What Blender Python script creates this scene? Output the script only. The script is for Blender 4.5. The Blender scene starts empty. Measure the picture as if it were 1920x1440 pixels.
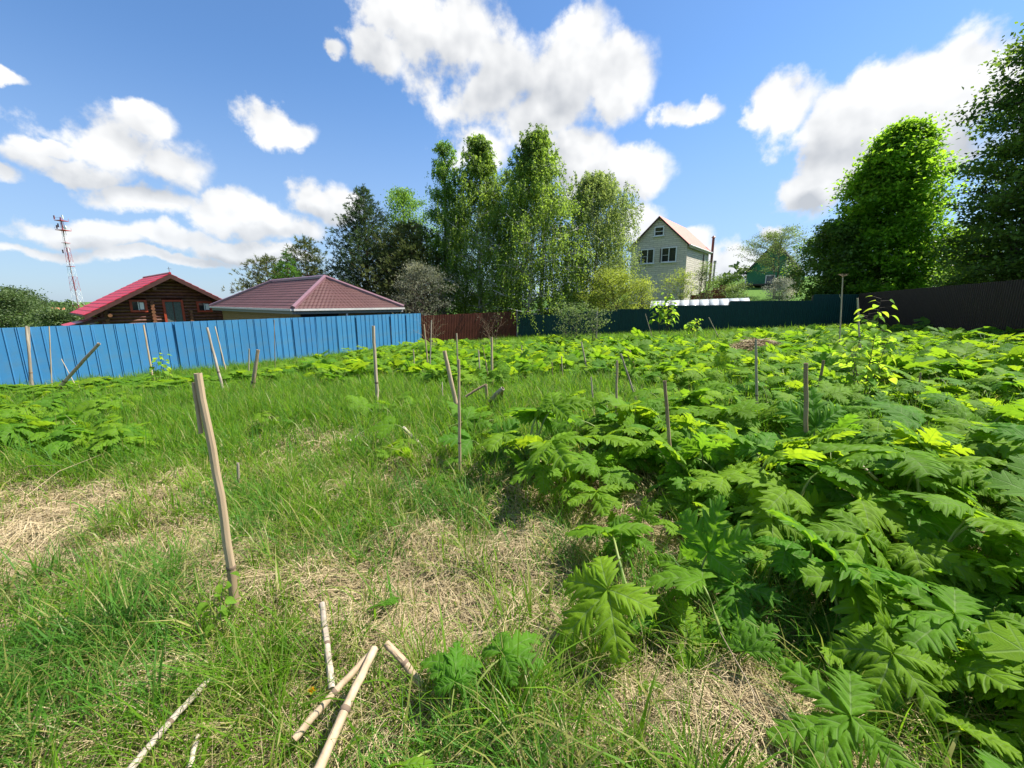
import bpy, math, random
import numpy as np
from mathutils import Vector, Matrix
R = math.radians
random.seed(7)
rng = np.random.default_rng(11)
scene = bpy.context.scene
COL = scene.collection

# ------------------------------------------------------------------ camera
FPX, PITCH, EYE = 770.0, R(11.4), 1.6          # focal length in pixels of the 1920 px wide photograph
cam_d = bpy.data.cameras.new('camera'); cam = bpy.data.objects.new('camera', cam_d); COL.objects.link(cam)
cam_d.sensor_width = 36.0; cam_d.lens = 36.0 * FPX / 1920.0
cam_d.clip_start = 0.05; cam_d.clip_end = 20000
cam.location = (0, 0, EYE); cam.rotation_euler = (R(90) - PITCH, 0, 0)
scene.camera = cam

# ------------------------------------------------------------------ light
SUN_AZ, SUN_EL = R(74), R(56)                  # azimuth clockwise from +Y (straight ahead)
sun_vec = Vector((math.sin(SUN_AZ) * math.cos(SUN_EL), math.cos(SUN_AZ) * math.cos(SUN_EL), math.sin(SUN_EL)))
sd = bpy.data.lights.new('sun', 'SUN'); sd.energy = 5.0; sd.angle = R(0.55); sd.color = (1.0, 0.945, 0.86)
so = bpy.data.objects.new('sun', sd); COL.objects.link(so)
so.rotation_euler = (-sun_vec).to_track_quat('-Z', 'Y').to_euler(); so.location = (20, 10, 40)
scene.view_settings.view_transform = 'Standard'; scene.view_settings.look = 'None'
scene.view_settings.exposure = 1.12; scene.view_settings.gamma = 1.0
scene.view_settings.use_curve_mapping = False
scene.cycles.max_bounces = 5; scene.cycles.diffuse_bounces = 3; scene.cycles.transmission_bounces = 4
scene.cycles.transparent_max_bounces = 4; scene.cycles.glossy_bounces = 2
scene.cycles.caustics_reflective = False; scene.cycles.caustics_refractive = False
scene.cycles.use_denoising = True

def ray(px, py):
    a, b = (px - 960) / FPX, (720 - py) / FPX
    cp, sp = math.cos(PITCH), math.sin(PITCH)
    return Vector((a, cp + b * sp, -sp + b * cp))

# ------------------------------------------------------------------ world: blue sky with fair-weather cumulus
world = bpy.data.worlds.new('World'); scene.world = world; world.use_nodes = True
def build_world():
    nt = world.node_tree; nt.nodes.clear(); L = nt.links
    N = lambda t: nt.nodes.new(t)
    out = N('ShaderNodeOutputWorld'); bg = N('ShaderNodeBackground'); bg.inputs[1].default_value = 0.51
    sky = N('ShaderNodeTexSky'); sky.sky_type = 'NISHITA'; sky.sun_disc = False
    sky.sun_elevation = SUN_EL; sky.sun_rotation = SUN_AZ
    sky.altitude = 150; sky.air_density = 1.0; sky.dust_density = 0.4; sky.ozone_density = 3.5
    tc = N('ShaderNodeTexCoord'); D = tc.outputs['Generated']
    def vm(op, a=None, b=None, c=None, scale=None):
        n = N('ShaderNodeVectorMath'); n.operation = op
        for i, v in enumerate((a, b, c)):
            if v is None: continue
            if isinstance(v, (tuple, list, Vector)): n.inputs[i].default_value = tuple(v)
            else: L.new(v, n.inputs[i])
        if scale is not None: n.inputs['Scale'].default_value = scale
        return n.outputs['Value'] if op in ('LENGTH', 'DOT_PRODUCT') else n.outputs['Vector']
    def m(op, a, b=None, c=None, clamp=False):
        n = N('ShaderNodeMath'); n.operation = op; n.use_clamp = clamp
        for i, v in enumerate((a, b, c)):
            if v is None: continue
            if isinstance(v, (int, float)): n.inputs[i].default_value = v
            else: L.new(v, n.inputs[i])
        return n.outputs[0]
    def sstep(x, lo, hi):
        n = N('ShaderNodeMapRange'); n.interpolation_type = 'SMOOTHSTEP'
        L.new(x, n.inputs[0]); n.inputs[1].default_value = lo; n.inputs[2].default_value = hi
        return n.outputs[0]
    def mix(f, a, b, bt='MIX'):
        n = N('ShaderNodeMix'); n.data_type = 'RGBA'; n.blend_type = bt
        for s, v in ((n.inputs[0], f), (n.inputs[6], a), (n.inputs[7], b)):
            if isinstance(v, (int, float)): s.default_value = v
            elif isinstance(v, tuple): s.default_value = v
            else: L.new(v, s)
        return n.outputs[2]
    def noise(v, scale, detail, rough, dist=0.0):
        n = N('ShaderNodeTexNoise'); n.inputs['Scale'].default_value = scale
        n.inputs['Detail'].default_value = detail; n.inputs['Roughness'].default_value = rough
        n.inputs['Distortion'].default_value = dist
        L.new(v, n.inputs['Vector']); return n
    n1 = noise(D, 8.5, 8, 0.58)
    off = sun_vec * 0.022 + Vector((0, 0, 0.012))
    n3 = noise(D, 8.5, 3.5, 0.55)
    n2 = noise(vm('ADD', D, off), 8.5, 3.5, 0.55)
    warp = vm('SCALE', vm('SUBTRACT', n1.outputs['Color'], (0.5, 0.5, 0.5)), scale=0.09)
    Q = vm('ADD', D, warp)
    def field(lst, k):
        acc = None
        for px, py, rx, ry in lst:
            if isinstance(px, Vector): c, ln = px, 1.0
            else: c = ray(px, py); ln = c.length; c = c / ln
            sx, sy = ln * FPX / (rx * k), ln * FPX / (ry * k)           # radii of the puff in pixels -> angle
            v = vm('MULTIPLY_ADD', Q, (sx, sx, sy), (-c.x * sx, -c.y * sx, -c.z * sy))
            l = vm('LENGTH', v)
            acc = l if acc is None else m('SMOOTH_MIN', acc, l, 0.15)
        return m('SUBTRACT', 1.0, acc)
    f = field(CLOUD_PUFFS, 1.20)
    g = field(CLOUD_GREY, 1.1)
    fb = m('SUBTRACT', n1.outputs['Fac'], 0.5)
    d = m('MULTIPLY_ADD', fb, 2.3, f)
    alpha = sstep(d, -0.02, 0.42)
    relief = m('MULTIPLY', m('SUBTRACT', n3.outputs['Fac'], n2.outputs['Fac']), 1.5)
    grey = sstep(m('MULTIPLY_ADD', fb, 0.8, g), -0.35, 0.95)
    lit = m('SUBTRACT', m('ADD', relief, 0.95), m('MULTIPLY', grey, 0.42))
    lit = m('MINIMUM', m('MAXIMUM', lit, 0.42), 1.05)
    sp = N('ShaderNodeSeparateXYZ'); L.new(D, sp.inputs[0])
    low = sstep(sp.outputs[2], 0.28, 0.0)                    # air light close to the horizon
    ccol = mix(lit, (0.20, 0.24, 0.31, 1), (0.98, 0.98, 0.97, 1))
    ccol = mix(m('MULTIPLY', low, 0.30), ccol, (0.60, 0.68, 0.80, 1))
    skyc = mix(1.0, sky.outputs[0], (SKY_K * 0.63, SKY_K * 0.81, SKY_K * 0.95, 1), 'MULTIPLY')
    skyc = mix(m('MULTIPLY', sstep(sp.outputs[2], 0.45, -0.02), 0.62), skyc, (0.40, 0.49, 0.68, 1))
    col = mix(m('MULTIPLY', alpha, 0.97), skyc, ccol)
    L.new(col, bg.inputs[0]); L.new(bg.outputs[0], out.inputs[0])
    world.cycles.sampling_method = 'NONE'
SKY_K = 0.185
# puffs as (pixel x, pixel y, radius x, radius y): directions in the sky, one row per cloud
CLOUD_PUFFS = [
    (775, 50, 75, 75), (850, 75, 105, 90), (940, 130, 120, 100), (1040, 135, 120, 95), (1085, 60, 55, 55), (1150, 150, 70, 65), (1010, 205, 100, 42), (715, 95, 46, 42),
    (1085, 300, 66, 52), (1180, 322, 76, 48), (1110, 345, 60, 40), (890, 285, 60, 35),
    (1255, 215, 42, 32), (1320, 212, 36, 20), (1275, 222, 40, 22),
    (1470, 205, 56, 44), (1560, 230, 80, 48), (1680, 195, 95, 75), (1790, 160, 95, 82), (1560, 285, 62, 48), (1720, 290, 110, 70), (1510, 370, 55, 38), (1440, 425, 28, 14),
    (205, 275, 70, 52), (300, 305, 72, 42), (150, 312, 90, 24), (265, 362, 90, 28), (90, 275, 40, 18), (285, 232, 42, 24),
    (510, 230, 62, 26), (560, 245, 28, 22), (620, 103, 27, 16), (20, 145, 28, 13), (0, 330, 34, 24),
    (597, 375, 82, 38), (660, 380, 30, 24),
    (425, 392, 52, 36), (500, 412, 60, 34), (562, 432, 46, 30),
    (70, 432, 85, 30), (175, 438, 85, 28), (40, 475, 100, 18), (330, 442, 62, 24), (430, 470, 75, 20), (320, 486, 110, 12), (545, 482, 80, 18),
    (1205, 430, 45, 40), (1300, 445, 40, 30), (1370, 490, 60, 45), (1330, 520, 90, 25),
    (-420, 300, 160, 80), (-520, 60, 200, 90), (2200, 100, 220, 120), (2150, 380, 200, 60),
]
CLOUD_GREY = [
    (960, 185, 170, 70), (1040, 230, 120, 50), (820, 150, 90, 60), (700, 130, 50, 50), (1110, 375, 90, 45), (1040, 330, 60, 60),
    (1560, 300, 110, 60), (1700, 330, 130, 110), (1520, 385, 40, 22), (230, 345, 130, 30), (150, 330, 100, 22), (600, 400, 70, 20),
    (500, 445, 90, 22), (140, 465, 150, 18), (420, 488, 140, 14), (1375, 520, 60, 25), (1830, 290, 90, 110),
]
# the same kind of cloud goes on all round, behind the camera too
_r = random.Random(5)
for _az in (115, 150, 185, 215, 250, 275):
    for _j in range(2):
        _a, _e = R(_az + 9 * _j), R(_r.uniform(18, 42)); CLOUD_PUFFS.append((Vector((math.sin(_a) * math.cos(_e), math.cos(_a) * math.cos(_e), math.sin(_e))), 0, _r.uniform(90, 150), _r.uniform(45, 75)))
build_world()

# ------------------------------------------------------------------ helpers
ORG = {}
def tag(o, label=None, cat=None, group=None, kind=None):
    if label: o['label'] = label
    if cat: o['category'] = cat
    if group: o['group'] = group
    if kind: o['kind'] = kind
    return o
def empty(name, loc, label, cat, group=None, rz=0.0):
    o = bpy.data.objects.new(name, None); COL.objects.link(o)
    o.location = loc; o.rotation_euler = (0, 0, rz); o.empty_display_size = 0.2
    tag(o, label, cat, group); ORG[o.name] = Vector(loc); return o
def link(name, me, parent=None, loc=None):
    o = bpy.data.objects.new(name, me); COL.objects.link(o)
    if parent is not None: o.parent = parent; ORG[o.name] = ORG.get(parent.name, Vector((0, 0, 0)))
    if loc is not None: o.location = loc
    return o
def np_mesh(name, v, f, mats, uv=None, smooth=False, mi=None):
    """v (N,3); f (M,k) one polygon size, or a list of such arrays"""
    me = bpy.data.meshes.new(name)
    fs = f if isinstance(f, list) else [f]
    fs = [np.asarray(x, dtype=np.int32) for x in fs if len(x)]
    v = np.asarray(v, dtype=np.float32)
    loops = np.concatenate([x.ravel() for x in fs])
    tot = np.concatenate([np.full(len(x), x.shape[1], dtype=np.int32) for x in fs])
    start = np.concatenate([[0], np.cumsum(tot)[:-1]]).astype(np.int32)
    me.vertices.add(len(v)); me.vertices.foreach_set('co', v.ravel())
    me.loops.add(len(loops)); me.loops.foreach_set('vertex_index', loops)
    me.polygons.add(len(tot)); me.polygons.foreach_set('loop_start', start); me.polygons.foreach_set('loop_total', tot)
    me.polygons.foreach_set('use_smooth', np.full(len(tot), smooth, dtype=bool))
    for mt in (mats if isinstance(mats, (list, tuple)) else [mats]): me.materials.append(mt)
    if mi is not None: me.polygons.foreach_set('material_index', np.asarray(mi, dtype=np.int32))
    if uv is not None:
        ul = me.uv_layers.new(name='UVMap'); ul.data.foreach_set('uv', np.asarray(uv, dtype=np.float32)[loops].ravel())
    me.update(calc_edges=True); return me

class MB:
    """collects shapes in world coordinates; build() links them as one mesh object"""
    def __init__(s): s.v = []; s.f = []
    def add(s, vs, fs):
        b = len(s.v); s.v += [tuple(x) for x in vs]; s.f += [tuple(i + b for i in x) for x in fs]; return s
    def box(s, c, dx, dy, dz, ax=(1, 0, 0), ay=(0, 1, 0), az=(0, 0, 1)):
        c = Vector(c); X, Y, Z = Vector(ax) * dx / 2, Vector(ay) * dy / 2, Vector(az) * dz / 2
        vs = [c + X * i + Y * j + Z * k for i in (-1, 1) for j in (-1, 1) for k in (-1, 1)]
        return s.add(vs, [(0, 1, 3, 2), (4, 6, 7, 5), (0, 4, 5, 1), (2, 3, 7, 6), (0, 2, 6, 4), (1, 5, 7, 3)])
    def bar(s, p, q, w, h, up=(0, 0, 1)):
        p, q = Vector(p), Vector(q); d = (q - p); ln = d.length; d.normalize()
        u = Vector(up); sd_ = d.cross(u)
        if sd_.length < 1e-4: sd_ = d.cross(Vector((1, 0, 0)))
        sd_.normalize(); u = sd_.cross(d)
        return s.box((p + q) / 2, ln, w, h, d, sd_, u)
    def tube(s, pts, rs, n=8, cap=True):
        pts = [Vector(p) for p in pts]; b = len(s.v); up = None
        for i, p in enumerate(pts):
            d = (pts[min(i + 1, len(pts) - 1)] - pts[max(i - 1, 0)]).normalized()
            if up is None:
                up = Vector((1, 0, 0)) if abs(d.x) < 0.8 else Vector((0, 1, 0))
            x = d.cross(up).normalized(); y = x.cross(d).normalized(); up = y
            for k in range(n):
                a = 2 * math.pi * k / n
                s.v.append(tuple(p + (x * math.cos(a) + y * math.sin(a)) * rs[i]))
        for i in range(len(pts) - 1):
            for k in range(n):
                a0, a1 = b + i * n + k, b + i * n + (k + 1) % n
                s.f.append((a0, a1, a1 + n, a0 + n))
        if cap:
            s.f.append(tuple(b + k for k in range(n))[::-1]); e = b + (len(pts) - 1) * n
            s.f.append(tuple(e + k for k in range(n)))
        return s
    def prism(s, poly, dvec):
        """closed polygon (world points) extruded by dvec"""
        n = len(poly); dv = Vector(dvec)
        vs = [Vector(p) for p in poly] + [Vector(p) + dv for p in poly]
        fs = [tuple(range(n))[::-1], tuple(range(n, 2 * n))] + [(i, (i + 1) % n, n + (i + 1) % n, n + i) for i in range(n)]
        return s.add(vs, fs)
    def build(s, name, mt, parent=None, smooth=False, bevel=0.0):
        o0 = ORG.get(parent.name, Vector((0, 0, 0))) if parent is not None else Vector((0, 0, 0))
        loc = None
        vs = s.v
        if parent is None:
            a = np.array(vs); loc = Vector((a[:, 0].mean(), a[:, 1].mean(), a[:, 2].min())); o0 = loc
        me = bpy.data.meshes.new(name); me.from_pydata([tuple(Vector(p) - o0) for p in vs], [], s.f)
        for x in (mt if isinstance(mt, (list, tuple)) else [mt]): me.materials.append(x)
        if smooth:
            me.polygons.foreach_set('use_smooth', np.ones(len(me.polygons), dtype=bool))
            try: me.set_sharp_from_angle(angle=R(40))
            except Exception: pass
        o = link(name, me, parent, loc)
        if parent is None: ORG[o.name] = o0
        if bevel: 
            b = o.modifiers.new('bevel', 'BEVEL'); b.width = bevel; b.segments = 1
        return o

# ------------------------------------------------------------------ terrain height
def sst(x, a, b):
    t = np.clip((x - a) / (b - a), 0, 1); return t * t * (3 - 2 * t)
def gz(x, y):
    x = np.asarray(x, dtype=float); y = np.asarray(y, dtype=float)
    xx = np.clip(x, -26, 40); yy = np.clip(y, -15, 31)
    z = 0.047 * xx - 0.04 * yy
    z = z - 0.05 * np.clip(-26 - x, 0, 60) * sst(-x, 26, 60)
    z = z + 0.19 * np.clip(y - 30, 0, 22) * sst(x, -3, 22) * (1 - sst(x, 70, 200))
    z = z - 1.6 * sst(y, 40, 120) * sst(-x, -5, 60)
    w = np.exp(-((x / 24) ** 2 + ((y - 12) / 24) ** 2))
    z = z + w * (0.035 * np.sin(1.9 * x + 0.7 * y) * np.sin(1.3 * y - 0.6 * x + 1) + 0.02 * np.sin(4.1 * x + 2.2 * y) * np.sin(3.7 * y + 1.3))
    return z
def on_ground(px, py):
    d = ray(px, py); o = Vector((0, 0, EYE)); t0, t = 0.3, 0.3
    while t < 400:
        p = o + d * t
        if p.z < gz(p.x, p.y): break
        t0 = t; t *= 1.02
    for _ in range(30):
        tm = (t0 + t) / 2; p = o + d * tm
        if p.z < gz(p.x, p.y): t = tm
        else: t0 = tm
    return o + d * t
def at_y(px, py, Y):
    d = ray(px, py); return Vector((0, 0, EYE)) + d * (Y / d.y)
def on_plane(px, py, p0, n):
    d = ray(px, py); o = Vector((0, 0, EYE)); n = Vector(n)
    return o + d * ((Vector(p0) - o).dot(n) / d.dot(n))
def to_px(p):
    p = np.asarray(p, dtype=float); v = p - np.array([0, 0, EYE])
    cp, sp = math.cos(PITCH), math.sin(PITCH)
    dep = v[..., 1] * cp - v[..., 2] * sp; up = v[..., 1] * sp + v[..., 2] * cp
    dep = np.where(dep < 0.05, 0.05, dep)
    return 960 + FPX * v[..., 0] / dep, 720 - FPX * up / dep
def inside(poly, x, y):
    x = np.asarray(x); y = np.asarray(y); r = np.zeros(x.shape, dtype=bool); n = len(poly)
    for i in range(n):
        (x0, y0), (x1, y1) = poly[i], poly[(i + 1) % n]
        if y0 == y1: continue
        c = ((y0 > y) != (y1 > y)) & (x < (x1 - x0) * (y - y0) / (y1 - y0) + x0); r ^= c
    return r
def vnoise(x, y, s, seed=0):
    """cheap smooth value noise 0..1"""
    x = np.asarray(x) / s; y = np.asarray(y) / s
    xi = np.floor(x).astype(int); yi = np.floor(y).astype(int); fx = x - xi; fy = y - yi
    fx = fx * fx * (3 - 2 * fx); fy = fy * fy * (3 - 2 * fy)
    def h(i, j):
        n = (i * 374761393 + j * 668265263 + seed * 982451653) & 0xffffffff
        n = ((n ^ (n >> 13)) * 1274126177) & 0xffffffff
        return ((n ^ (n >> 16)) & 0xffff) / 65535.0
    return (h(xi, yi) * (1 - fx) + h(xi + 1, yi) * fx) * (1 - fy) + (h(xi, yi + 1) * (1 - fx) + h(xi + 1, yi + 1) * fx) * fy

# ------------------------------------------------------------------ materials
def new_mat(name):
    mt = bpy.data.materials.new(name); mt.use_nodes = True; nt = mt.node_tree; nt.nodes.clear(); return mt, nt
def mat(name, c1, c2=None, scale=6.0, detail=4, rough=0.6, spec=0.35, metal=0.0, bump=0.0, bscale=None,
        stretch=None, transl=0.0, tcol=None, rand=0.0, coat=0.0, contrast=(0.35, 0.65), c3=None, s3=1.2):
    mt, nt = new_mat(name); L = nt.links; N = nt.nodes.new
    out = N('ShaderNodeOutputMaterial'); p = N('ShaderNodeBsdfPrincipled')
    p.inputs['Roughness'].default_value = rough; p.inputs['Metallic'].default_value = metal
    p.inputs['Specular IOR Level'].default_value = spec; p.inputs['Coat Weight'].default_value = coat
    tc = N('ShaderNodeTexCoord'); vec = tc.outputs['Object']
    if stretch:
        mp = N('ShaderNodeMapping'); mp.inputs['Scale'].default_value = stretch; L.new(vec, mp.inputs[0]); vec = mp.outputs[0]
    def mixc(f, a, b):
        n = N('ShaderNodeMix'); n.data_type = 'RGBA'; L.new(f, n.inputs[0])
        for s, v in ((n.inputs[6], a), (n.inputs[7], b)):
            if isinstance(v, tuple): s.default_value = (*v[:3], 1)
            else: L.new(v, s)
        return n.outputs[2]
    def noise(sc, de, lo, hi):
        n = N('ShaderNodeTexNoise'); n.inputs['Scale'].default_value = sc; n.inputs['Detail'].default_value = de
        L.new(vec, n.inputs['Vector'])
        r = N('ShaderNodeMapRange'); r.inputs[1].default_value = lo; r.inputs[2].default_value = hi; L.new(n.outputs['Fac'], r.inputs[0])
        return n.outputs['Fac'], r.outputs[0]
    col = None
    raw = None
    if c2 is not None:
        raw, f = noise(scale, detail, *contrast); col = mixc(f, c1, c2)
        if c3 is not None:
            _, f3 = noise(s3, 3, 0.45, 0.7); col = mixc(f3, col, c3)
    if rand:
        oi = N('ShaderNodeObjectInfo'); h = N('ShaderNodeHueSaturation')
        mr = N('ShaderNodeMapRange'); mr.inputs[3].default_value = 1 - rand; mr.inputs[4].default_value = 1 + rand
        L.new(oi.outputs['Random'], mr.inputs[0]); L.new(mr.outputs[0], h.inputs['Value'])
        mh = N('ShaderNodeMapRange'); mh.inputs[3].default_value = 0.5 - rand * 0.05; mh.inputs[4].default_value = 0.5 + rand * 0.05
        w = N('ShaderNodeMath'); w.operation = 'FRACT'; w2 = N('ShaderNodeMath'); w2.operation = 'MULTIPLY'; w2.inputs[1].default_value = 7.31
        L.new(oi.outputs['Random'], w2.inputs[0]); L.new(w2.outputs[0], w.inputs[0]); L.new(w.outputs[0], mh.inputs[0]); L.new(mh.outputs[0], h.inputs['Hue'])
        if col is None: h.inputs['Color'].default_value = (*c1, 1)
        else: L.new(col, h.inputs['Color'])
        col = h.outputs[0]
    if col is None: p.inputs['Base Color'].default_value = (*c1, 1)
    else: L.new(col, p.inputs['Base Color'])
    if bump:
        if raw is None or bscale: raw, _ = noise(bscale or scale, detail, 0, 1)
        b = N('ShaderNodeBump'); b.inputs['Strength'].default_value = bump; b.inputs['Distance'].default_value = 0.03
        L.new(raw, b.inputs['Height']); L.new(b.outputs[0], p.inputs['Normal'])
    sh = p.outputs[0]
    if transl:
        t = N('ShaderNodeBsdfTranslucent'); tcv = tcol or tuple(min(1, x * 1.8) for x in c1)
        if col is not None:
            mm = N('ShaderNodeMix'); mm.data_type = 'RGBA'; mm.blend_type = 'MULTIPLY'; mm.inputs[0].default_value = 1
            L.new(col, mm.inputs[6]); mm.inputs[7].default_value = (*[tcv[i] / max(c1[i], 1e-3) for i in range(3)], 1)
            L.new(mm.outputs[2], t.inputs[0])
        else: t.inputs[0].default_value = (*tcv, 1)
        ms = N('ShaderNodeMixShader'); ms.inputs[0].default_value = transl
        L.new(p.outputs[0], ms.inputs[1]); L.new(t.outputs[0], ms.inputs[2]); sh = ms.outputs[0]
    L.new(sh, out.inputs[0]); return mt
# ------------------------------------------------------------------ ground
def build_ground():
    k, n = 9.2, 220
    u = np.linspace(-1, 1, n); s = np.sinh(u * k) / np.sinh(k) * 4500
    X, Y = np.meshgrid(s, s + 6.0); Z = gz(X, Y)
    v = np.stack([X, Y, Z], -1).reshape(-1, 3)
    i = np.arange(n * n).reshape(n, n)
    f = np.stack([i[:-1, :-1], i[:-1, 1:], i[1:, 1:], i[1:, :-1]], -1).reshape(-1, 4)
    mt, nt = new_mat('ground_soil'); L = nt.links; N = nt.nodes.new
    out = N('ShaderNodeOutputMaterial'); p = N('ShaderNodeBsdfPrincipled'); p.inputs['Roughness'].default_value = 0.95
    p.inputs['Specular IOR Level'].default_value = 0.1
    tc = N('ShaderNodeTexCoord')
    def noise(sc, de, lo, hi):
        nn = N('ShaderNodeTexNoise'); nn.inputs['Scale'].default_value = sc; nn.inputs['Detail'].default_value = de
        L.new(tc.outputs['Object'], nn.inputs['Vector'])
        r = N('ShaderNodeMapRange'); r.inputs[1].default_value = lo; r.inputs[2].default_value = hi; L.new(nn.outputs['Fac'], r.inputs[0]); return r.outputs[0], nn.outputs['Fac']
    def mixc(fac, a, b):
        nn = N('ShaderNodeMix'); nn.data_type = 'RGBA'; L.new(fac, nn.inputs[0])
        for sck, vv in ((nn.inputs[6], a), (nn.inputs[7], b)):
            if isinstance(vv, tuple): sck.default_value = (*vv, 1)
            else: L.new(vv, sck)
        return nn.outputs[2]
    f1, r1 = noise(38, 6, 0.35, 0.68); f2, _ = noise(1.1, 4, 0.4, 0.62); f3, _ = noise(0.05, 5, 0.42, 0.6)
    c = mixc(f1, (0.055, 0.040, 0.024), (0.26, 0.20, 0.115)); c2 = mixc(f1, (0.022, 0.040, 0.010), (0.07, 0.12, 0.03))
    c = mixc(f2, c, c2)
    geo = N('ShaderNodeNewGeometry'); ln = N('ShaderNodeVectorMath'); ln.operation = 'LENGTH'; L.new(geo.outputs['Position'], ln.inputs[0])
    far = N('ShaderNodeMapRange'); far.inputs[1].default_value = 28; far.inputs[2].default_value = 40; L.new(ln.outputs['Value'], far.inputs[0])
    cf = mixc(f3, (0.06, 0.13, 0.022), (0.10, 0.19, 0.035))
    c = mixc(far.outputs[0], c, cf)
    L.new(c, p.inputs['Base Color'])
    b = N('ShaderNodeBump'); b.inputs['Strength'].default_value = 0.8; b.inputs['Distance'].default_value = 0.03; L.new(r1, b.inputs['Height']); L.new(b.outputs[0], p.inputs['Normal'])
    L.new(p.outputs[0], out.inputs[0])
    o = link('ground', np_mesh('ground', v, f, mt, smooth=True)); o['kind'] = 'structure'
build_ground()

# ------------------------------------------------------------------ fences
def sheet_mesh(width, height, ribs, depth, mt, thick=0.004):
    """profiled sheet in local x (0..width), z (0..height); ribs = [(x centre, half width top, half width bottom)]; depth towards -y"""
    xs = [(0.0, 0.0)]
    for c, a, b in ribs:
        for x, y in ((c - b, 0), (c - a, -depth), (c + a, -depth), (c + b, 0)):
            if 0 < x < width: xs.append((x, y))
    xs.append((width, 0.0)); n = len(xs)
    v = [(x, y, z) for z in (0, height) for x, y in xs] + [(x, y + thick, z) for z in (0, height) for x, y in xs]
    f = []
    for i in range(n - 1):
        f += [(i, i + 1, n + i + 1, n + i), (2 * n + i + 1, 2 * n + i, 3 * n + i, 3 * n + i + 1), (n + i, n + i + 1, 3 * n + i + 1, 3 * n + i)]
    f += [(0, n, 3 * n, 2 * n), (n - 1, 3 * n - 1, 4 * n - 1, 2 * n - 1)]
    return np_mesh('sheet', np.array(v), np.array(f), mt)
def fence(name, label, p0, p1, me, width, lift, mt_post, jitter=0.0, steps=None, post_every=2, tone=0.0, height=2.0):
    p0, p1 = Vector(p0), Vector(p1); d = p1 - p0; ln = d.length; d.normalize(); nrm = Vector((d.y, -d.x))   # nrm points to the near side
    g0 = float(gz(p0.x, p0.y))
    e = empty(name, (p0.x, p0.y, g0), label, 'fence')
    n = int(math.ceil(ln / width)); ang = math.atan2(d.y, d.x); rr = random.Random(len(name))
    for i in range(n):
        q = p0 + d * (i * width); z = lift(i, q) - g0
        o = link('sheet', me, e, (q.x - p0.x + nrm.x * 0.004 * (i % 2), q.y - p0.y + nrm.y * 0.004 * (i % 2), z))
        o.rotation_euler = (rr.uniform(-jitter, jitter) * 0.25, 0, ang + rr.uniform(-jitter, jitter))
        if i % post_every == 0:
            b = q - nrm * 0.125; zt = z + height - 0.06
            gb = float(gz(b.x, b.y)) - g0
            mb = MB(); mb.box((b.x, b.y, g0 + (zt + gb - 0.1) / 2), 0.06, 0.06, zt - gb + 0.1, (d.x, d.y, 0), (nrm.x, nrm.y, 0)); mb.build('post', mt_post, e)
    for hz in (0.35, height - 0.35):
        for i in range(n):
            q = p0 + d * (i * width) - nrm * 0.07; q2 = q + d * width
            z = lift(i, p0 + d * (i * width)) + hz
            if i % 3 == 0:
                k = min(3, n - i); q2 = q + d * (width * k)
                mb = MB(); mb.bar((q.x, q.y, z), (q2.x, q2.y, lift(min(n - 1, i + k - 1), q2) + hz), 0.03, 0.05); mb.build('rail', mt_post, e)
    return e
M_post = mat('post_steel', (0.10, 0.09, 0.085), (0.16, 0.10, 0.06), scale=9, rough=0.6)
M_blue = mat('blue_sheet_paint', (0.046, 0.205, 0.40), (0.056, 0.228, 0.43), scale=1.3, rough=0.5, spec=0.22, rand=0.05, c3=(0.07, 0.21, 0.36), s3=3.0)
M_rust = mat('rust_brown_sheet_paint', (0.085, 0.022, 0.012), (0.11, 0.03, 0.016), scale=2.0, rough=0.5, spec=0.3)
M_green = mat('dark_green_sheet_paint', (0.004, 0.040, 0.034), (0.005, 0.048, 0.040), scale=2.0, rough=0.45, spec=0.3, rand=0.05)
M_black = mat('dark_brown_sheet_paint', (0.024, 0.013, 0.009), (0.030, 0.016, 0.011), scale=2.0, rough=0.5, spec=0.25)

bw = 1.12
ribsb = [(0.02, 0.006, 0.014), (0.30, 0.008, 0.018), (0.55, 0.006, 0.014), (0.595, 0.006, 0.014), (0.85, 0.008, 0.018), (1.09, 0.006, 0.014)]
me_b = sheet_mesh(bw + 0.03, 2.0, ribsb, 0.017, M_blue)
FB0, FB1 = Vector((-15.7, 12.3)), Vector((-5.75, 26.0)); db = (FB1 - FB0).normalized()
fence('fence', 'bright blue ribbed metal fence in front of the red-roofed log house', FB0 - db * bw * 6, FB1, me_b, (FB1 - (FB0 - db * bw * 6)).length / 21, lambda i, q: -1.22 + 0.004 * i, M_post, jitter=R(2.2))
def ribbed(width, period, depth, mt, hgt=2.0):
    n = int(width / period); return sheet_mesh(width + 0.03, hgt, [((i + 0.5) * width / n, width / n * 0.18, width / n * 0.32) for i in range(n)], depth, mt)
FG0, FG1 = Vector((0.45, 30.0)), Vector((20.6, 25.0))
me_r = ribbed(7.17 / 6, 0.115, 0.02, M_rust)
fence('fence', 'rusty brown ribbed metal fence between the blue and the dark green fence', (-5.7, 26.15), (0.3, 30.05), me_r, 7.17 / 6, lambda i, q: -1.28 + 0.03 * i, M_post)
me_g = ribbed(1.154, 0.115, 0.02, M_green, 2.4)
def lift_g(i, q):
    px, _ = to_px((q.x, q.y, 1.4))
    top = np.interp(px, [0, 1049, 1050, 1126, 1127, 1222, 1223, 1333, 1334, 1500, 1501, 2000], [590, 590, 583.5, 583.5, 579.5, 579, 573, 572, 564.5, 563.5, 552, 551])
    return at_y(px, float(top), q.y).z - 2.4
fence('fence', 'long dark green ribbed metal fence stepping up to the right', FG0, FG1, me_g, (FG1 - FG0).length / 18, lift_g, M_post, height=2.4)
me_k = ribbed(1.165, 0.115, 0.02, M_black)
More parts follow.
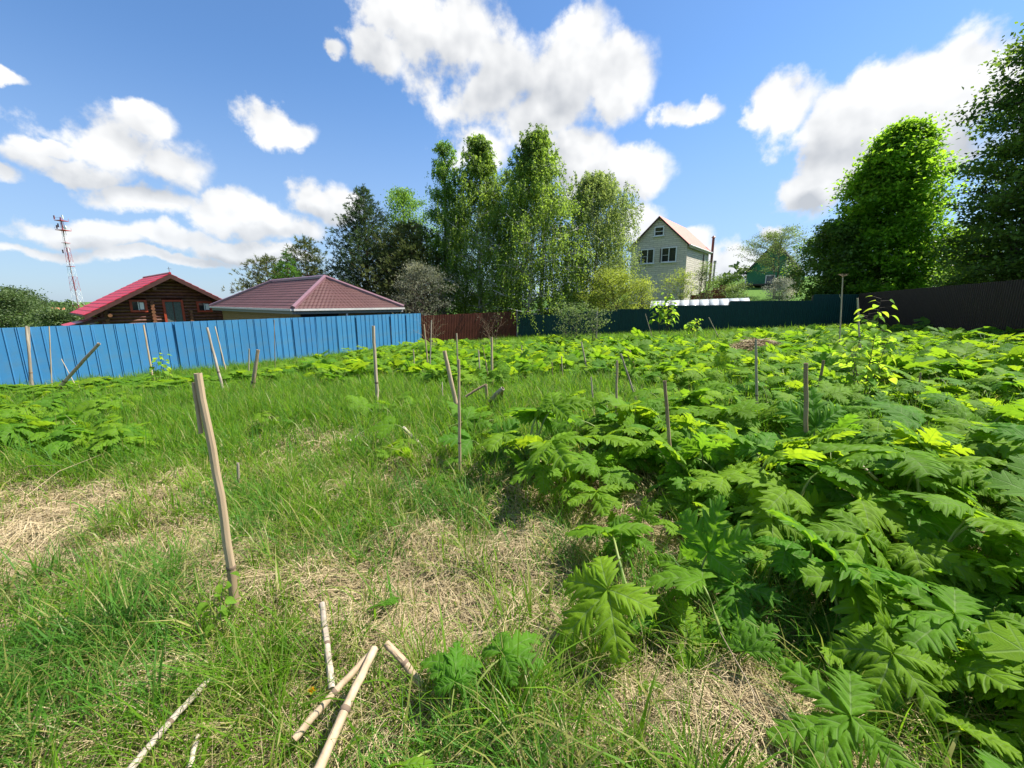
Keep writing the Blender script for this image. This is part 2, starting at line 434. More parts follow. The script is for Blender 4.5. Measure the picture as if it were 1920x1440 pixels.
fence('fence', 'dark brown ribbed metal fence along the right edge of the plot', FG1 + Vector((0.02, -0.06)), (13.6, 9.0), me_k, 17.47 / 15, lambda i, q: 0.06 + 0.016 * i, M_post)
b = MB(); q = Vector((0.36, 29.93)); b.box((q.x, q.y, -0.05), 0.05, 0.05, 2.1); 
o = b.build('fence_post', mat('galvanised_post', (0.42, 0.40, 0.38), (0.30, 0.27, 0.24), scale=8, rough=0.5)); tag(o, 'thin pale steel post where the brown and green fences meet', 'post')

# ------------------------------------------------------------------ log house with the red roof
def roof_sheet(name, e00, e10, e11, e01, mt, parent, wave=0.19, step=0.36, amp=0.018, drop=0.022, nx_per=4, thick=0.03, tri=False):
    """metal-tile roof slope: e00-e10 lower edge, e01-e11 upper edge; waves across, steps up the slope"""
    e00, e10, e11, e01 = [np.array(x, dtype=float) for x in (e00, e10, e11, e01)]
    w = np.linalg.norm(e10 - e00); h = np.linalg.norm((e01 + e11) / 2 - (e00 + e10) / 2)
    nw = max(2, int(round(w / wave))); nx = nw * nx_per + 1; ns = max(2, int(round(h / step)))
    vs = [];
    for i in range(ns):
        vs += [i / ns + 1e-4, (i + 0.96) / ns]
    vs[0] = 0; vs[-1] = 1
    U, V = np.meshgrid(np.linspace(0, 1, nx), np.array(vs))
    nrm = np.cross(e10 - e00, (e01 + e11) / 2 - (e00 + e10) / 2); nrm /= np.linalg.norm(nrm)
    if nrm[2] < 0: nrm = -nrm
    P = ((1 - U) * (1 - V))[..., None] * e00 + (U * (1 - V))[..., None] * e10 + (U * V)[..., None] * e11 + ((1 - U) * V)[..., None] * e01
    fr = np.array([(0.0 if j % 2 else 1.0) for j in range(len(vs))])[:, None]
    # arc length across for a constant wave even on a trapezoid
    x = (P - e00) @ ((e10 - e00) / w)
    P = P + nrm * ((amp * np.abs(np.sin(np.pi * x / wave)) + drop * fr))[..., None]
    n1, n0 = P.shape[1], P.shape[0]
    top = P.reshape(-1, 3); bot = (P - nrm * thick).reshape(-1, 3)
    i = np.arange(n0 * n1).reshape(n0, n1)
    f = np.stack([i[:-1, :-1], i[:-1, 1:], i[1:, 1:], i[1:, :-1]], -1).reshape(-1, 4)
    T = n0 * n1
    rim = np.concatenate([i[0, :], i[1:, -1], i[-1, -2::-1], i[-2:0:-1, 0]])
    rn = np.roll(rim, -1)
    fr2 = np.stack([rim, rim + T, rn + T, rn], -1)
    o0 = np.array(ORG.get(parent.name, Vector((0, 0, 0))))
    me = np_mesh(name, np.concatenate([top, bot]) - o0, np.concatenate([f, f[:, ::-1] + T, fr2]), mt, smooth=False)
    return link(name, me, parent)
def flat_piece(mb, pts, thick, nrm):
    mb.prism(pts, Vector(nrm).normalized() * -thick)
M_redroof = mat('red_metal_tile', (0.36, 0.008, 0.018), (0.42, 0.012, 0.022), scale=1.4, rough=0.38, spec=0.5)
M_brownroof = mat('maroon_metal_tile', (0.078, 0.034, 0.029), (0.096, 0.042, 0.036), scale=1.2, rough=0.5, spec=0.4)
M_log = mat('dark_stained_log', (0.075, 0.024, 0.014), (0.135, 0.050, 0.024), scale=5, stretch=(1, 1, 1), rough=0.5, spec=0.4, bump=0.2, rand=0.25)
M_logend = mat('weathered_log_end', (0.20, 0.085, 0.035), (0.12, 0.05, 0.022), scale=14, rough=0.6, bump=0.2, rand=0.2)
M_trim = mat('orange_brown_trim', (0.36, 0.055, 0.020), (0.30, 0.045, 0.018), scale=8, rough=0.5)
M_fascia = mat('dark_brown_fascia', (0.055, 0.022, 0.018), (0.075, 0.030, 0.022), scale=5, rough=0.5)
M_glass = mat('dark_window_glass', (0.020, 0.024, 0.030), rough=0.06, spec=0.8)
M_curtain = mat('patterned_grey_curtain', (0.13, 0.15, 0.14), (0.05, 0.07, 0.06), scale=22, detail=3, rough=0.8)
M_white = mat('white_upvc', (0.78, 0.79, 0.80), (0.70, 0.71, 0.72), scale=5, rough=0.45)
M_inside = mat('dark_interior', (0.02, 0.018, 0.016), rough=0.9)

def log_house():
    A = Vector((-26.6, 33.0, 0)); g = Vector((0.637, 0.771, 0)).normalized(); h = Vector((-g.y, g.x, 0))
    n_front = -h                                      # gable faces right-front
    base = float(gz(A.x, A.y)) - 0.1
    e = empty('log_house', (A.x, A.y, base), 'dark brown log house with bright red metal roof behind the blue fence', 'house')
    Pz = lambda s, t, z: A + g * s + h * t + Vector((0, 0, z))
    apex, ze, hw, dep = 3.71, 0.64, 5.13, 9.6
    slope = (apex - ze) / hw; ov = 1.1                # front overhang
    ws = 4.1                                          # wall half width
    roofz = lambda s: apex - abs(s) * slope
    # inner shell, keeps daylight out
    mb = MB(); poly = [Pz(-ws + .15, ov + .12, base), Pz(ws - .15, ov + .12, base), Pz(ws - .15, ov + .12, roofz(ws) - .25), Pz(0, ov + .12, apex - .25), Pz(-ws + .15, ov + .12, roofz(ws) - .25)]
    mb.prism(poly, h * (dep - ov - .5)); mb.build('inner_wall', M_inside, e)
    wp = Pz(0, ov, 0)                                  # wall plane
    def S(px, py):
        p = on_plane(px, py, wp, n_front); return (p - A).dot(g), p.z
    dl, dt = S(302, 562); dr, _ = S(341, 562); db_ = -0.9
    wl0, wt = S(240, 562); wl1, wb = S(277, 585); wr0, wt2 = S(366, 565); wr1, wb2 = S(398, 585)
    holes = [(dl, dr, db_, dt), (wl0, wl1, wb, wt), (wr0, wr1, wb2, wt2)]
    r = 0.145; z = base + r; row = 0
    while z < apex - 0.3:
        half = min(ws + 0.3, (apex - 0.2 - z) / slope)
        segs = [(-half, half)]
        for a, b_, z0, z1 in holes:
            if z0 - 0.02 < z < z1 + 0.02:
                ns = []
                for p_, q_ in segs:
                    if a > p_ and b_ < q_: ns += [(p_, a), (b_, q_)]
                    else: ns.append((p_, q_))
                segs = ns
        for p_, q_ in segs:
            if q_ - p_ < 0.1: continue
            m_ = MB(); m_.tube([Pz(p_, ov, z), Pz(q_, ov, z)], [r, r], 10); m_.build('log', M_log, e, smooth=True)
        z += 0.255; row += 1
    # side wall seen under the eaves
    z = base + r + 0.127
    while z < ze + 0.25:
        m_ = MB(); m_.tube([Pz(-ws, ov - 0.25, z), Pz(-ws, dep - 0.4, z)], [r, r], 8); m_.build('log', M_log, e, smooth=True); z += 0.255
    # cross-wall log ends standing out of the gable
    for px in (287, 357, 198):
        s0, _ = S(px, 590); z = base + r + 0.127
        top = {287: S(287, 561)[1], 357: S(357, 582)[1], 198: S(198, 580)[1]}[px]
        while z < min(top, roofz(s0) - 0.25):
            m_ = MB(); m_.tube([Pz(s0, ov - 0.38, z), Pz(s0, ov + 0.05, z)], [0.13, 0.14], 10); m_.build('log_end', M_logend, e, smooth=True); z += 0.255
    for px, py in ((285, 541), (358, 541), (318, 524), (198, 578), (203, 591)):     # purlin ends
        s0, z0 = S(px, py); m_ = MB(); m_.tube([Pz(s0, ov - 0.9, min(z0, roofz(s0) - 0.2)), Pz(s0, ov, min(z0, roofz(s0) - 0.2))], [0.13, 0.14], 10); m_.build('purlin', M_logend, e, smooth=True)
    # door and windows
    def frame(name, a, b_, z0, z1, fw, panes, pm):
        p = MB(); y0 = ov - 0.2
        p.bar(Pz(a, y0, (z0 + z1) / 2), Pz(a + fw, y0, (z0 + z1) / 2), z1 - z0, 0.10, n_front) if False else None
        for s0, s1, za, zb in ((a, a + fw, z0, z1), (b_ - fw, b_, z0, z1), (a + fw, b_ - fw, z1 - fw, z1), (a + fw, b_ - fw, z0, z0 + fw)):
            p.box(Pz((s0 + s1) / 2, y0, (za + zb) / 2), s1 - s0, 0.1, zb - za, g, h)
        fr = p.build(name, M_trim, e)
        q = MB(); q.box(Pz((a + b_) / 2, y0 + 0.05, (z0 + z1) / 2), b_ - a - 2 * fw, 0.03, z1 - z0 - 2 * fw, g, h); q.build('pane', pm, fr)
        for k in range(1, panes):
            s0 = a + fw + (b_ - a - 2 * fw) * k / panes; q = MB(); q.box(Pz(s0, y0 + 0.02, (z0 + z1) / 2), 0.05, 0.05, z1 - z0 - 2 * fw, g, h); q.build('mullion', M_white if pm is M_glass else M_log, fr)
        return fr
    frame('door', dl, dr, db_, dt, 0.15, 2, M_curtain)
    for w_ in (holes[1], holes[2]):
        fr = frame('window', w_[0], w_[1], w_[2], w_[3], 0.15, 2, M_glass)
        q = MB(); s1 = (w_[0] + w_[1]) / 2 + 0.02; q.box(Pz(s1 + 0.18, ov - 0.165, (w_[2] + w_[3]) / 2), 0.24, 0.012, w_[3] - w_[2] - 0.4, g, h); q.build('curtain', M_white, fr)
    # roof slopes
    lo_l0, lo_l1 = Pz(-hw, -0.0, ze), Pz(-hw, dep, ze); hi0, hi1 = Pz(0, 0, apex), Pz(0, dep, apex)
    rf = roof_sheet('roof', lo_l1, lo_l0, hi0, hi1, M_redroof, e, wave=0.30, step=0.5, drop=0.03, amp=0.02)
    lo_r0, lo_r1 = Pz(hw, 0, ze), Pz(hw, dep, ze)
    roof_sheet('roof', lo_r0, lo_r1, hi1, hi0, M_redroof, e, wave=0.30, step=0.5, drop=0.03, amp=0.02)
    m_ = MB(); m_.tube([Pz(0, -0.02, apex + 0.03), Pz(0, dep, apex + 0.03)], [0.09, 0.09], 8); m_.build('ridge_cap', M_redroof, rf, smooth=True)
    for sgn in (-1, 1):                                # rake boards and soffits
        m_ = MB(); m_.prism([Pz(sgn * hw, -0.03, ze - 0.03), Pz(0, -0.03, apex - 0.03), Pz(0, -0.03, apex - 0.36), Pz(sgn * hw, -0.03, ze - 0.32)], h * 0.04); m_.build('rake_board', M_fascia, rf)
        m_ = MB(); m_.prism([Pz(sgn * hw, 0.02, ze - 0.07), Pz(0, 0.02, apex - 0.07), Pz(0, 0.02, apex - 0.10), Pz(sgn * hw, 0.02, ze - 0.10)], h * (dep - 0.05)); m_.build('soffit', M_fascia, rf)
        m_ = MB(); m_.box(Pz(sgn * (hw + 0.05), dep / 2, ze - 0.05), 0.1, dep, 0.1, g, h); m_.build('gutter', M_fascia, rf)
    # lean-to roof below the left eave
    a0 = on_plane(205, 592, wp + n_front * 0.4, n_front); a1 = on_plane(122, 612, wp + n_front * 0.4, n_front)
    m_ = MB(); m_.prism([a1, a0, a0 - Vector((0, 0, .07)), a1 - Vector((0, 0, .07))], h * 3.6); m_.build('porch_roof', M_redroof, e)
    m_ = MB(); m_.prism([a1 + n_front * 0.03, a0 + n_front * 0.03, a0 + n_front * 0.03 - Vector((0, 0, .2)), a1 + n_front * 0.03 - Vector((0, 0, .2))], h * 0.028); m_.build('rake_board', M_fascia, e)
    m_ = MB(); m_.tube([Pz(0, 0.1, apex + 0.1), Pz(0, 0.1, apex + 0.5)], [0.015, 0.015], 6); m_.bar(Pz(-.12, .1, apex + .36), Pz(.16, .1, apex + .36), .02, .02); m_.build('antenna', M_fascia, rf)
log_house()

def hip_house():
    C = Vector((-10.97, 20.9, 0)); r_ = Vector((0.659, 0.752, 0)).normalized(); l_ = Vector((-r_.y, r_.x, 0))
    W, Ln = 6.5, 14.9; base = float(gz(C.x, C.y)) - 0.3
    e = empty('bathhouse', (C.x, C.y, base), 'low yellowish building with maroon hipped metal-tile roof behind the blue fence', 'house')
    P = lambda a, b, z: C + r_ * a + l_ * b + Vector((0, 0, z))
    ze, zr = 1.20, 2.97; k = 3.25
    c0, c1, c2, c3 = P(0, 0, ze), P(W, 0, ze), P(W, Ln, ze), P(0, Ln, ze)
    r0, r1 = P(k, k, zr), P(k, Ln - k, zr)
    M_wall = mat('yellow_timber_cladding', (0.30, 0.20, 0.075), (0.22, 0.14, 0.05), scale=3, stretch=(1, 1, 9), rough=0.6)
    m_ = MB(); m_.prism([P(.6, .6, base), P(W - .6, .6, base), P(W - .6, Ln - .6, base), P(.6, Ln - .6, base)], (0, 0, ze - base)); m_.build('wall', M_wall, e)
    rf = roof_sheet('roof', c3, c0, r0, r1, M_brownroof, e, wave=0.21, step=0.35, amp=0.022)
    roof_sheet('roof', c0, c1, r0, r0 + (c1 - c0).normalized() * 0.02, M_brownroof, e, wave=0.21, step=0.35, amp=0.03)
    roof_sheet('roof', c1, c2, r1, r0, M_brownroof, e)
    roof_sheet('roof', c2, c3, r1, r1 + (c3 - c2).normalized() * 0.02, M_brownroof, e)
    M_cap = mat('grey_maroon_ridge_cap', (0.165, 0.085, 0.10), (0.19, 0.10, 0.115), scale=3, rough=0.32, spec=0.6)
    for p, q in ((c0, r0), (c1, r0), (r0, r1), (c3, r1), (c2, r1)):
        d = (q - p); m_ = MB(); u = Vector((0, 0, 0.06)); m_.tube([p + u, q + u + d.normalized() * 0.05], [0.13, 0.13], 6); m_.build('ridge_cap', M_cap, rf)
    M_gut = mat('white_gutter', (0.62, 0.60, 0.56), (0.52, 0.50, 0.47), scale=4, rough=0.5)
    for p, q, n in ((c0, c1, -l_), (c0, c3, -r_)):
        m_ = MB(); m_.bar(p + n * 0.06 - Vector((0, 0, .03)), q + n * 0.06 - Vector((0, 0, .03)), 0.12, 0.10); m_.build('gutter', M_gut, e)
        m_ = MB(); m_.bar(p - n * 0.10 - Vector((0, 0, .17)), q - n * 0.10 - Vector((0, 0, .17)), 0.03, 0.16); m_.build('fascia', mat('grey_fascia', (0.22, 0.24, 0.24), rough=0.6), e)
    m_ = MB(); m_.prism([P(.06, .06, ze - .1), P(W - .06, .06, ze - .1), P(W - .06, Ln - .06, ze - .1), P(.06, Ln - .06, ze - .1)], (0, 0, 0.04)); m_.build('soffit', M_fascia, e)
    z = base + 0.1                                      # plank courses on the front-left wall
    while z < ze - 0.1:
        m_ = MB(); m_.bar(P(.575, .6, z), P(.575, Ln - .6, z), 0.05, 0.13); m_.build('plank', M_wall, e)
        z += 0.15
    m_ = MB(); m_.box(P(1.6, .57, ze - 1.0), 2.0, .04, 1.5, r_, l_); m_.build('opening', M_inside, e)
    m_ = MB(); m_.box(P(2.9, .2, (base + ze) / 2 - .1), .08, .08, ze - base - .2, r_, l_); m_.build('post', M_white, e)
hip_house()

# ------------------------------------------------------------------ grey gabled house
def grey_house():
    A = Vector((14.3, 42.0, 0)); g = Vector((0.785, -0.62, 0)).normalized(); h = Vector((-g.y, g.x, 0)); n = -h
    base = float(gz(15.5, 44)) - 0.4
    e = empty('gabled_house', (A.x, A.y, base), 'tall narrow grey stone-clad house with salmon red gable roof', 'house')
    P = lambda s, t, z: A + g * s + h * t + Vector((0, 0, z))
    mt, nt = new_mat('grey_stone_siding'); L = nt.links; N = nt.nodes.new
    out = N('ShaderNodeOutputMaterial'); p = N('ShaderNodeBsdfPrincipled'); p.inputs['Roughness'].default_value = 0.75; p.inputs['Specular IOR Level'].default_value = 0.2
    uvn = N('ShaderNodeUVMap'); br = N('ShaderNodeTexBrick')
    nz = N('ShaderNodeTexNoise'); nz.inputs['Scale'].default_value = 1.7; nz.inputs['Detail'].default_value = 3; L.new(uvn.outputs[0], nz.inputs['Vector'])
    ad = N('ShaderNodeVectorMath'); ad.operation = 'MULTIPLY_ADD'; L.new(nz.outputs['Color'], ad.inputs[0]); ad.inputs[1].default_value = (0.25, 0.16, 0); L.new(uvn.outputs[0], ad.inputs[2])
    L.new(ad.outputs[0], br.inputs['Vector']); br.inputs['Scale'].default_value = 1.0; br.inputs['Brick Width'].default_value = 0.75; br.inputs['Row Height'].default_value = 0.19
    br.inputs['Mortar Size'].default_value = 0.022; br.inputs['Mortar Smooth'].default_value = 0.4
    br.inputs['Color1'].default_value = (0.68, 0.63, 0.53, 1); br.inputs['Color2'].default_value = (0.57, 0.53, 0.44, 1); br.inputs['Mortar'].default_value = (0.40, 0.37, 0.31, 1)
    L.new(br.outputs['Color'], p.inputs['Base Color']); bp = N('ShaderNodeBump'); bp.inputs['Strength'].default_value = 0.5; bp.inputs['Distance'].default_value = 0.05; bp.invert = True
    L.new(br.outputs['Fac'], bp.inputs['Height']); L.new(bp.outputs[0], p.inputs['Normal']); L.new(p.outputs[0], out.inputs[0])
    hw, dep, apex, ze = 2.72, 8.0, 9.62, 6.75; sl = (apex - 6.9) / 2.9
    wz = lambda s: apex - 0.12 - abs(s) * sl
    pts = [(-hw, 0, base), (hw, 0, base), (hw, 0, wz(hw)), (0, 0, wz(0)), (-hw, 0, wz(hw))]
    v = [P(*q) - Vector((A.x, A.y, base)) for q in pts] + [P(q[0], dep, q[2]) - Vector((A.x, A.y, base)) for q in pts]
    me = bpy.data.meshes.new('wall'); me.from_pydata([tuple(x) for x in v], [], [(0, 1, 2, 3, 4), (9, 8, 7, 6, 5), (1, 6, 7, 2), (5, 0, 4, 9)])
    me.materials.append(mt); ul = me.uv_layers.new(name='UVMap')
    for poly in me.polygons:
        for li, vi in zip(poly.loop_indices, poly.vertices):
            q = (pts + [(a, dep, c) for a, _, c in pts])[vi]
            ul.data[li].uv = (q[0], q[2]) if abs(poly.normal.dot(h)) > 0.7 else (q[1] + 20.3, q[2])
    link('wall', me, e)
    M_sal = mat('salmon_red_metal_roof', (0.46, 0.125, 0.085), (0.50, 0.15, 0.10), scale=1.5, rough=0.6, spec=0.35)
    M_cream = mat('cream_trim', (0.55, 0.50, 0.40), (0.48, 0.43, 0.34), scale=4, rough=0.6)
    for sg in (-1, 1):
        a = sg * 2.98
        za = apex - 2.98 * sl
        rf = roof_sheet('roof', P(a, -.28, za), P(a, dep + .25, za), P(0, dep + .25, apex), P(0, -.28, apex), M_sal, e, wave=0.25, step=6.0, amp=0.03, drop=0.0)
        m_ = MB(); m_.prism([P(a, -.30, za - .02), P(0, -.30, apex - .02), P(0, -.30, apex - .2), P(a, -.30, za - .2)], h * .04); m_.build('rake_board', M_fascia, rf)
        m_ = MB(); m_.prism([P(a, -.26, za - .06), P(0, -.26, apex - .06), P(0, -.26, apex - .09), P(a, -.26, za - .09)], h * (dep + .5)); m_.build('soffit', M_cream, rf)
        m_ = MB(); m_.box(P(a - sg * .03, dep / 2, za - .16), .05, dep + .4, .24, g, h); m_.build('fascia', M_cream, rf)
        m_ = MB(); m_.tube([P(a + sg * .06, -.2, za - .08), P(a + sg * .06, dep + .2, za - .08)], [.07, .07], 8); m_.build('gutter', M_white, rf, smooth=True)
    def window(pl, pt, pr, pb, cross, out_=0.0):
        p0 = on_plane(pl, pt, P(0, 0, 0), n); p1 = on_plane(pr, pb, P(0, 0, 0), n)
        s0, s1 = (p0 - A).dot(g), (p1 - A).dot(g); z1, z0 = p0.z, p1.z; fw = 0.09
        m_ = MB()
        for a, b_, za, zb in ((s0, s0 + fw, z0, z1), (s1 - fw, s1, z0, z1), (s0 + fw, s1 - fw, z1 - fw, z1), (s0 + fw, s1 - fw, z0, z0 + fw)):
            m_.box(P((a + b_) / 2, -.05, (za + zb) / 2), b_ - a, .12, zb - za, g, h)
        fr = m_.build('window', M_white, e)
        m_ = MB(); m_.box(P((s0 + s1) / 2, -.01, (z0 + z1) / 2), s1 - s0 - 2 * fw, .02, z1 - z0 - 2 * fw, g, h); m_.build('pane', M_glass, fr)
        m_ = MB(); m_.box(P((s0 + s1) / 2, -.12, z0 - .03), s1 - s0 + .14, .2, .05, g, h); m_.build('sill', M_white, fr)
        if cross == 'v':
            m_ = MB(); m_.box(P((s0 + s1) / 2, -.04, (z0 + z1) / 2), .07, .06, z1 - z0 - 2 * fw, g, h); m_.build('mullion', M_white, fr)
            m_ = MB(); m_.box(P(s0 * .75 + s1 * .25, -.04, (z0 + z1) / 2 - .02), (s1 - s0) / 2 - fw - .03, .04, .03, g, h); m_.build('glazing_bar', M_white, fr)
            m_ = MB(); m_.box(P(s0 - .04, -.13, (z0 + z1) / 2 - .05), .02, .22, z1 - z0 - .1, g, h); m_.build('shutter_edge', M_fascia, fr)
        else:
            m_ = MB(); m_.box(P((s0 + s1) / 2, -.04, (z0 + z1) / 2), s1 - s0 - 2 * fw, .05, .05, g, h); m_.build('glazing_bar', M_white, fr)
    window(1202.5, 468, 1226, 494, 'v'); window(1241, 464.5, 1268, 491, 'v'); window(1228, 426, 1245, 442, 'h')
    m_ = MB(); m_.tube([P(hw + .08, dep - 2.2, base), P(hw + .08, dep - 2.2, 6.4)], [.05, .05], 8); m_.build('downpipe', M_fascia, e, smooth=True)
    for t in (0, dep):
        m_ = MB(); m_.box(P(hw + .012, t + (.06 if t == 0 else -.06), (base + 6.6) / 2), .03, .12, 6.6 - base, g, h); m_.build('corner_trim', M_cream, e)
    # flue pipes beside the side wall
    M_pipe = mat('rust_red_flue', (0.20, 0.075, 0.06), (0.12, 0.06, 0.05), scale=3, rough=0.5, metal=0.3)
    q = P(hw + .5, dep + .4, 0)
    top = at_y(1338, 446, q.y); m_ = MB(); m_.tube([(top.x, q.y, float(gz(top.x, q.y)) - .1), (top.x, q.y, top.z)], [.13, .13], 10); m_.tube([(top.x, q.y, top.z + .03), (top.x, q.y, top.z + .22)], [.24, .05], 10)
    o = m_.build('flue_pipe', M_pipe, None, smooth=True); tag(o, 'tall rust red flue pipe rising at the back corner of the grey house', 'chimney')
    t2 = at_y(1340.5, 492, q.y + 1.0); m_ = MB(); m_.tube([(t2.x, q.y + 1, float(gz(t2.x, q.y + 1)) - .1), (t2.x, q.y + 1, t2.z)], [.10, .10], 10); m_.tube([(t2.x, q.y + 1, t2.z - .02), (t2.x, q.y + 1, t2.z + .18)], [.17, .15], 10)
    o = m_.build('flue_pipe', mat('grey_flue', (0.22, 0.22, 0.22), rough=0.5), None, smooth=True); tag(o, 'short grey capped flue pipe right of the grey house', 'chimney')
grey_house()

def green_house():
    Y = 46.0; A = at_y(1455, 452, Y); za = A.z; A = Vector((A.x, A.y, 0)); g = Vector((0.785, -0.62, 0)).normalized(); h = Vector((-g.y, g.x, 0)); n = -h
    l0 = on_plane(1394, 514, A, n); hw = -(l0 - A).dot(g); ze = l0.z; base = float(gz(A.x, A.y)) - 0.5
    P = lambda s, t, z: A + g * s + h * t + Vector((0, 0, z))
    M_g = mat('green_clapboard', (0.030, 0.19, 0.105), (0.036, 0.21, 0.115), scale=2, rough=0.6)
    e = empty('green_house', (A.x, A.y, base), 'dark green gabled cottage half hidden by fruit trees', 'house')
    w = hw - .3; sl = (za - ze) / hw
    m_ = MB(); m_.prism([P(-w, .3, base), P(w, .3, base), P(w, .3, za - w * sl - .1), P(0, .3, za - .12), P(-w, .3, za - w * sl - .1)], h * 7); m_.build('wall', M_g, e)
    z = base + .2
    while z < ze + .1:
        m_ = MB(); m_.box(P(0, .285, z), 2 * w - .02, .03, .17, g, h); m_.build('board', M_g, e); z += .19
    M_gr = mat('dark_grey_roof', (0.045, 0.05, 0.055), (0.06, 0.06, 0.065), scale=3, rough=0.6)
    for s in (-hw, hw):
        rf = roof_sheet('roof', P(s, -.1, ze), P(s, 7.6, ze), P(0, 7.6, za), P(0, -.1, za), M_gr, e)
        m_ = MB(); m_.prism([P(s, -.14, ze - .02), P(0, -.14, za - .02), P(0, -.14, za - .24), P(s, -.14, ze - .24)], h * .04); m_.build('rake_board', M_gr, rf)
    for pl, pt, pr, pb in ((1436, 516, 1452, 533), (1474, 488, 1483, 499)):
        p0 = on_plane(pl, pt, P(0, .28, 0), n); p1 = on_plane(pr, pb, P(0, .28, 0), n); s0, s1 = (p0 - A).dot(g), (p1 - A).dot(g); z1, z0 = p0.z, p1.z; fw = .1
        m_ = MB()
        for a, b_, za_, zb in ((s0, s0 + fw, z0, z1), (s1 - fw, s1, z0, z1), (s0 + fw, s1 - fw, z1 - fw, z1), (s0 + fw, s1 - fw, z0, z0 + fw)): m_.box(P((a + b_) / 2, .24, (za_ + zb) / 2), b_ - a, .1, zb - za_, g, h)
        fr = m_.build('window', M_white, e); m_ = MB(); m_.box(P((s0 + s1) / 2, .255, (z0 + z1) / 2), s1 - s0 - 2 * fw, .02, z1 - z0 - 2 * fw, g, h); m_.build('pane', M_glass, fr)
    m_ = MB(); m_.box(P(-.6, -.5, base + .75), 4.2, 1.4, .16, g, h); m_.build('porch_deck', M_gr, e)
    m_ = MB(); m_.tube([P(-w - .06, .25, base), P(-w - .06, .25, ze - .7), P(-hw, .2, ze - .25)], [.06] * 3, 8); m_.build('downpipe', M_white, e, smooth=True)
green_house()

# ------------------------------------------------------------------ small structures behind the green fence
def polytunnel():
    M_poly = mat('milky_polycarbonate', (0.72, 0.76, 0.78), (0.62, 0.66, 0.68), scale=1.4, rough=0.25, spec=0.5, transl=0.35, tcol=(0.8, 0.85, 0.85))
    p0 = at_y(1222, 565, 34.0); p1 = at_y(1402, 559, 31.5); d = (p1 - p0); d.z = 0; ln = d.length; d.normalize(); sd_ = Vector((-d.y, d.x, 0))
    b0 = float(gz(p0.x, p0.y))
    e = empty('polytunnel', (p0.x, p0.y, b0), 'long white arched greenhouse just behind the dark green fence', 'greenhouse')
    n = 14; seg = 10; hgt = 0.9
    for k in range(seg):
        zz = lambda t: p0.z + (p1.z - p0.z) * t
        m_ = MB(); vs = []
        for t in (k / seg + .004, (k + 1) / seg - .004):
            c = p0 + d * (ln * t)
            for j in range(n + 1):
                a = math.pi * j / n; q = c + sd_ * (-1.5 * math.cos(a)); vs.append((q.x, q.y, zz(t) - hgt + hgt * math.sin(a)))
        m_.add(vs, [(j, j + 1, n + 2 + j, n + 1 + j) for j in range(n)])
        o = m_.build('panel', M_poly, e, smooth=True); so_ = o.modifiers.new('solid', 'SOLIDIFY'); so_.thickness = 0.02
    for k in range(seg + 1):
        c = p0 + d * (ln * k / seg); z0 = p0.z + (p1.z - p0.z) * k / seg - hgt; gg = float(gz(c.x, c.y))
        m_ = MB(); pts = [c + sd_ * (-1.52 * math.cos(math.pi * j / n)) for j in range(n + 1)]
        m_.tube([(pts[0].x, pts[0].y, min(gg, z0) - .1)] + [(q.x, q.y, z0 + (hgt + .02) * math.sin(math.pi * j / n)) for j, q in enumerate(pts)] + [(pts[-1].x, pts[-1].y, min(gg, z0) - .1)], [.022] * (n + 3), 6); m_.build('hoop', M_white, e, smooth=True)
    m_ = MB(); c = p0; m_.prism([(c + sd_ * (-1.48 * math.cos(math.pi * j / n)) + Vector((0, 0, -hgt + (hgt - .02) * math.sin(math.pi * j / n)))) for j in range(n + 1)], d * .02); m_.build('end_wall', M_poly, e)
polytunnel()
M_rs = mat('rust_red_sheet', (0.22, 0.045, 0.028), (0.16, 0.035, 0.022), scale=3, rough=0.6)
a0, a1 = at_y(1296, 556, 38.0), at_y(1362, 548, 38.5)
e = empty('sheet_screen', (a0.x, a0.y, float(gz(a0.x, a0.y)) - .1), 'rust red sheet metal screen at the foot of the grey house', 'fence')
nsh = 5
for i in range(nsh):
    q0 = a0 + (a1 - a0) * (i / nsh); q1 = a0 + (a1 - a0) * ((i + 1) / nsh - .004); m_ = MB(); zt = 2.15 + .22 * i
    m_.prism([(q0.x, q0.y, zt - 1.7), (q1.x, q1.y, zt - 1.7), (q1.x, q1.y, zt), (q0.x, q0.y, zt)], (0, .02, 0)); m_.build('sheet', M_rs, e)
for i in (0, nsh):
    q0 = a0 + (a1 - a0) * (i / nsh); m_ = MB(); m_.box((q0.x, q0.y + .08, 1.1), .07, .07, 2.6); m_.build('post', M_post, e)
def shed(name, label, px0, px1, ptop, Y, mt_w, mt_r, hgt=2.2, dep=2.5, rise=0.45):
    p0, p1 = at_y(px0, ptop, Y), at_y(px1, ptop, Y); bz = min(float(gz(p0.x, Y)), float(gz(p1.x, Y))) - .3
    e = empty(name, ((p0.x + p1.x) / 2, Y, bz), label, 'shed'); zt = p0.z; cx = (p0.x + p1.x) / 2
    m_ = MB(); m_.prism([(p0.x + .1, Y + .1, bz), (p1.x - .1, Y + .1, bz), (p1.x - .1, Y + .1, zt - rise), (cx, Y + .1, zt - .08), (p0.x + .1, Y + .1, zt - rise)], (0, dep, 0)); m_.build('wall', mt_w, e)
    for s in (p0.x, p1.x):
        m_ = MB(); m_.prism([(s, Y, zt - rise - .04), (cx, Y, zt), (cx, Y, zt - .06), (s, Y, zt - rise - .1)], (0, dep + .2, 0)); m_.build('roof', mt_r, e)
    m_ = MB(); m_.box((cx - .3, Y + .08, (bz + zt) / 2 - .3), .8, .04, min(1.9, zt - bz - .8)); m_.build('door', M_fascia, e)
M_tin = mat('pale_blue_tin', (0.50, 0.56, 0.62), (0.42, 0.48, 0.55), scale=3, rough=0.4, metal=0.3)
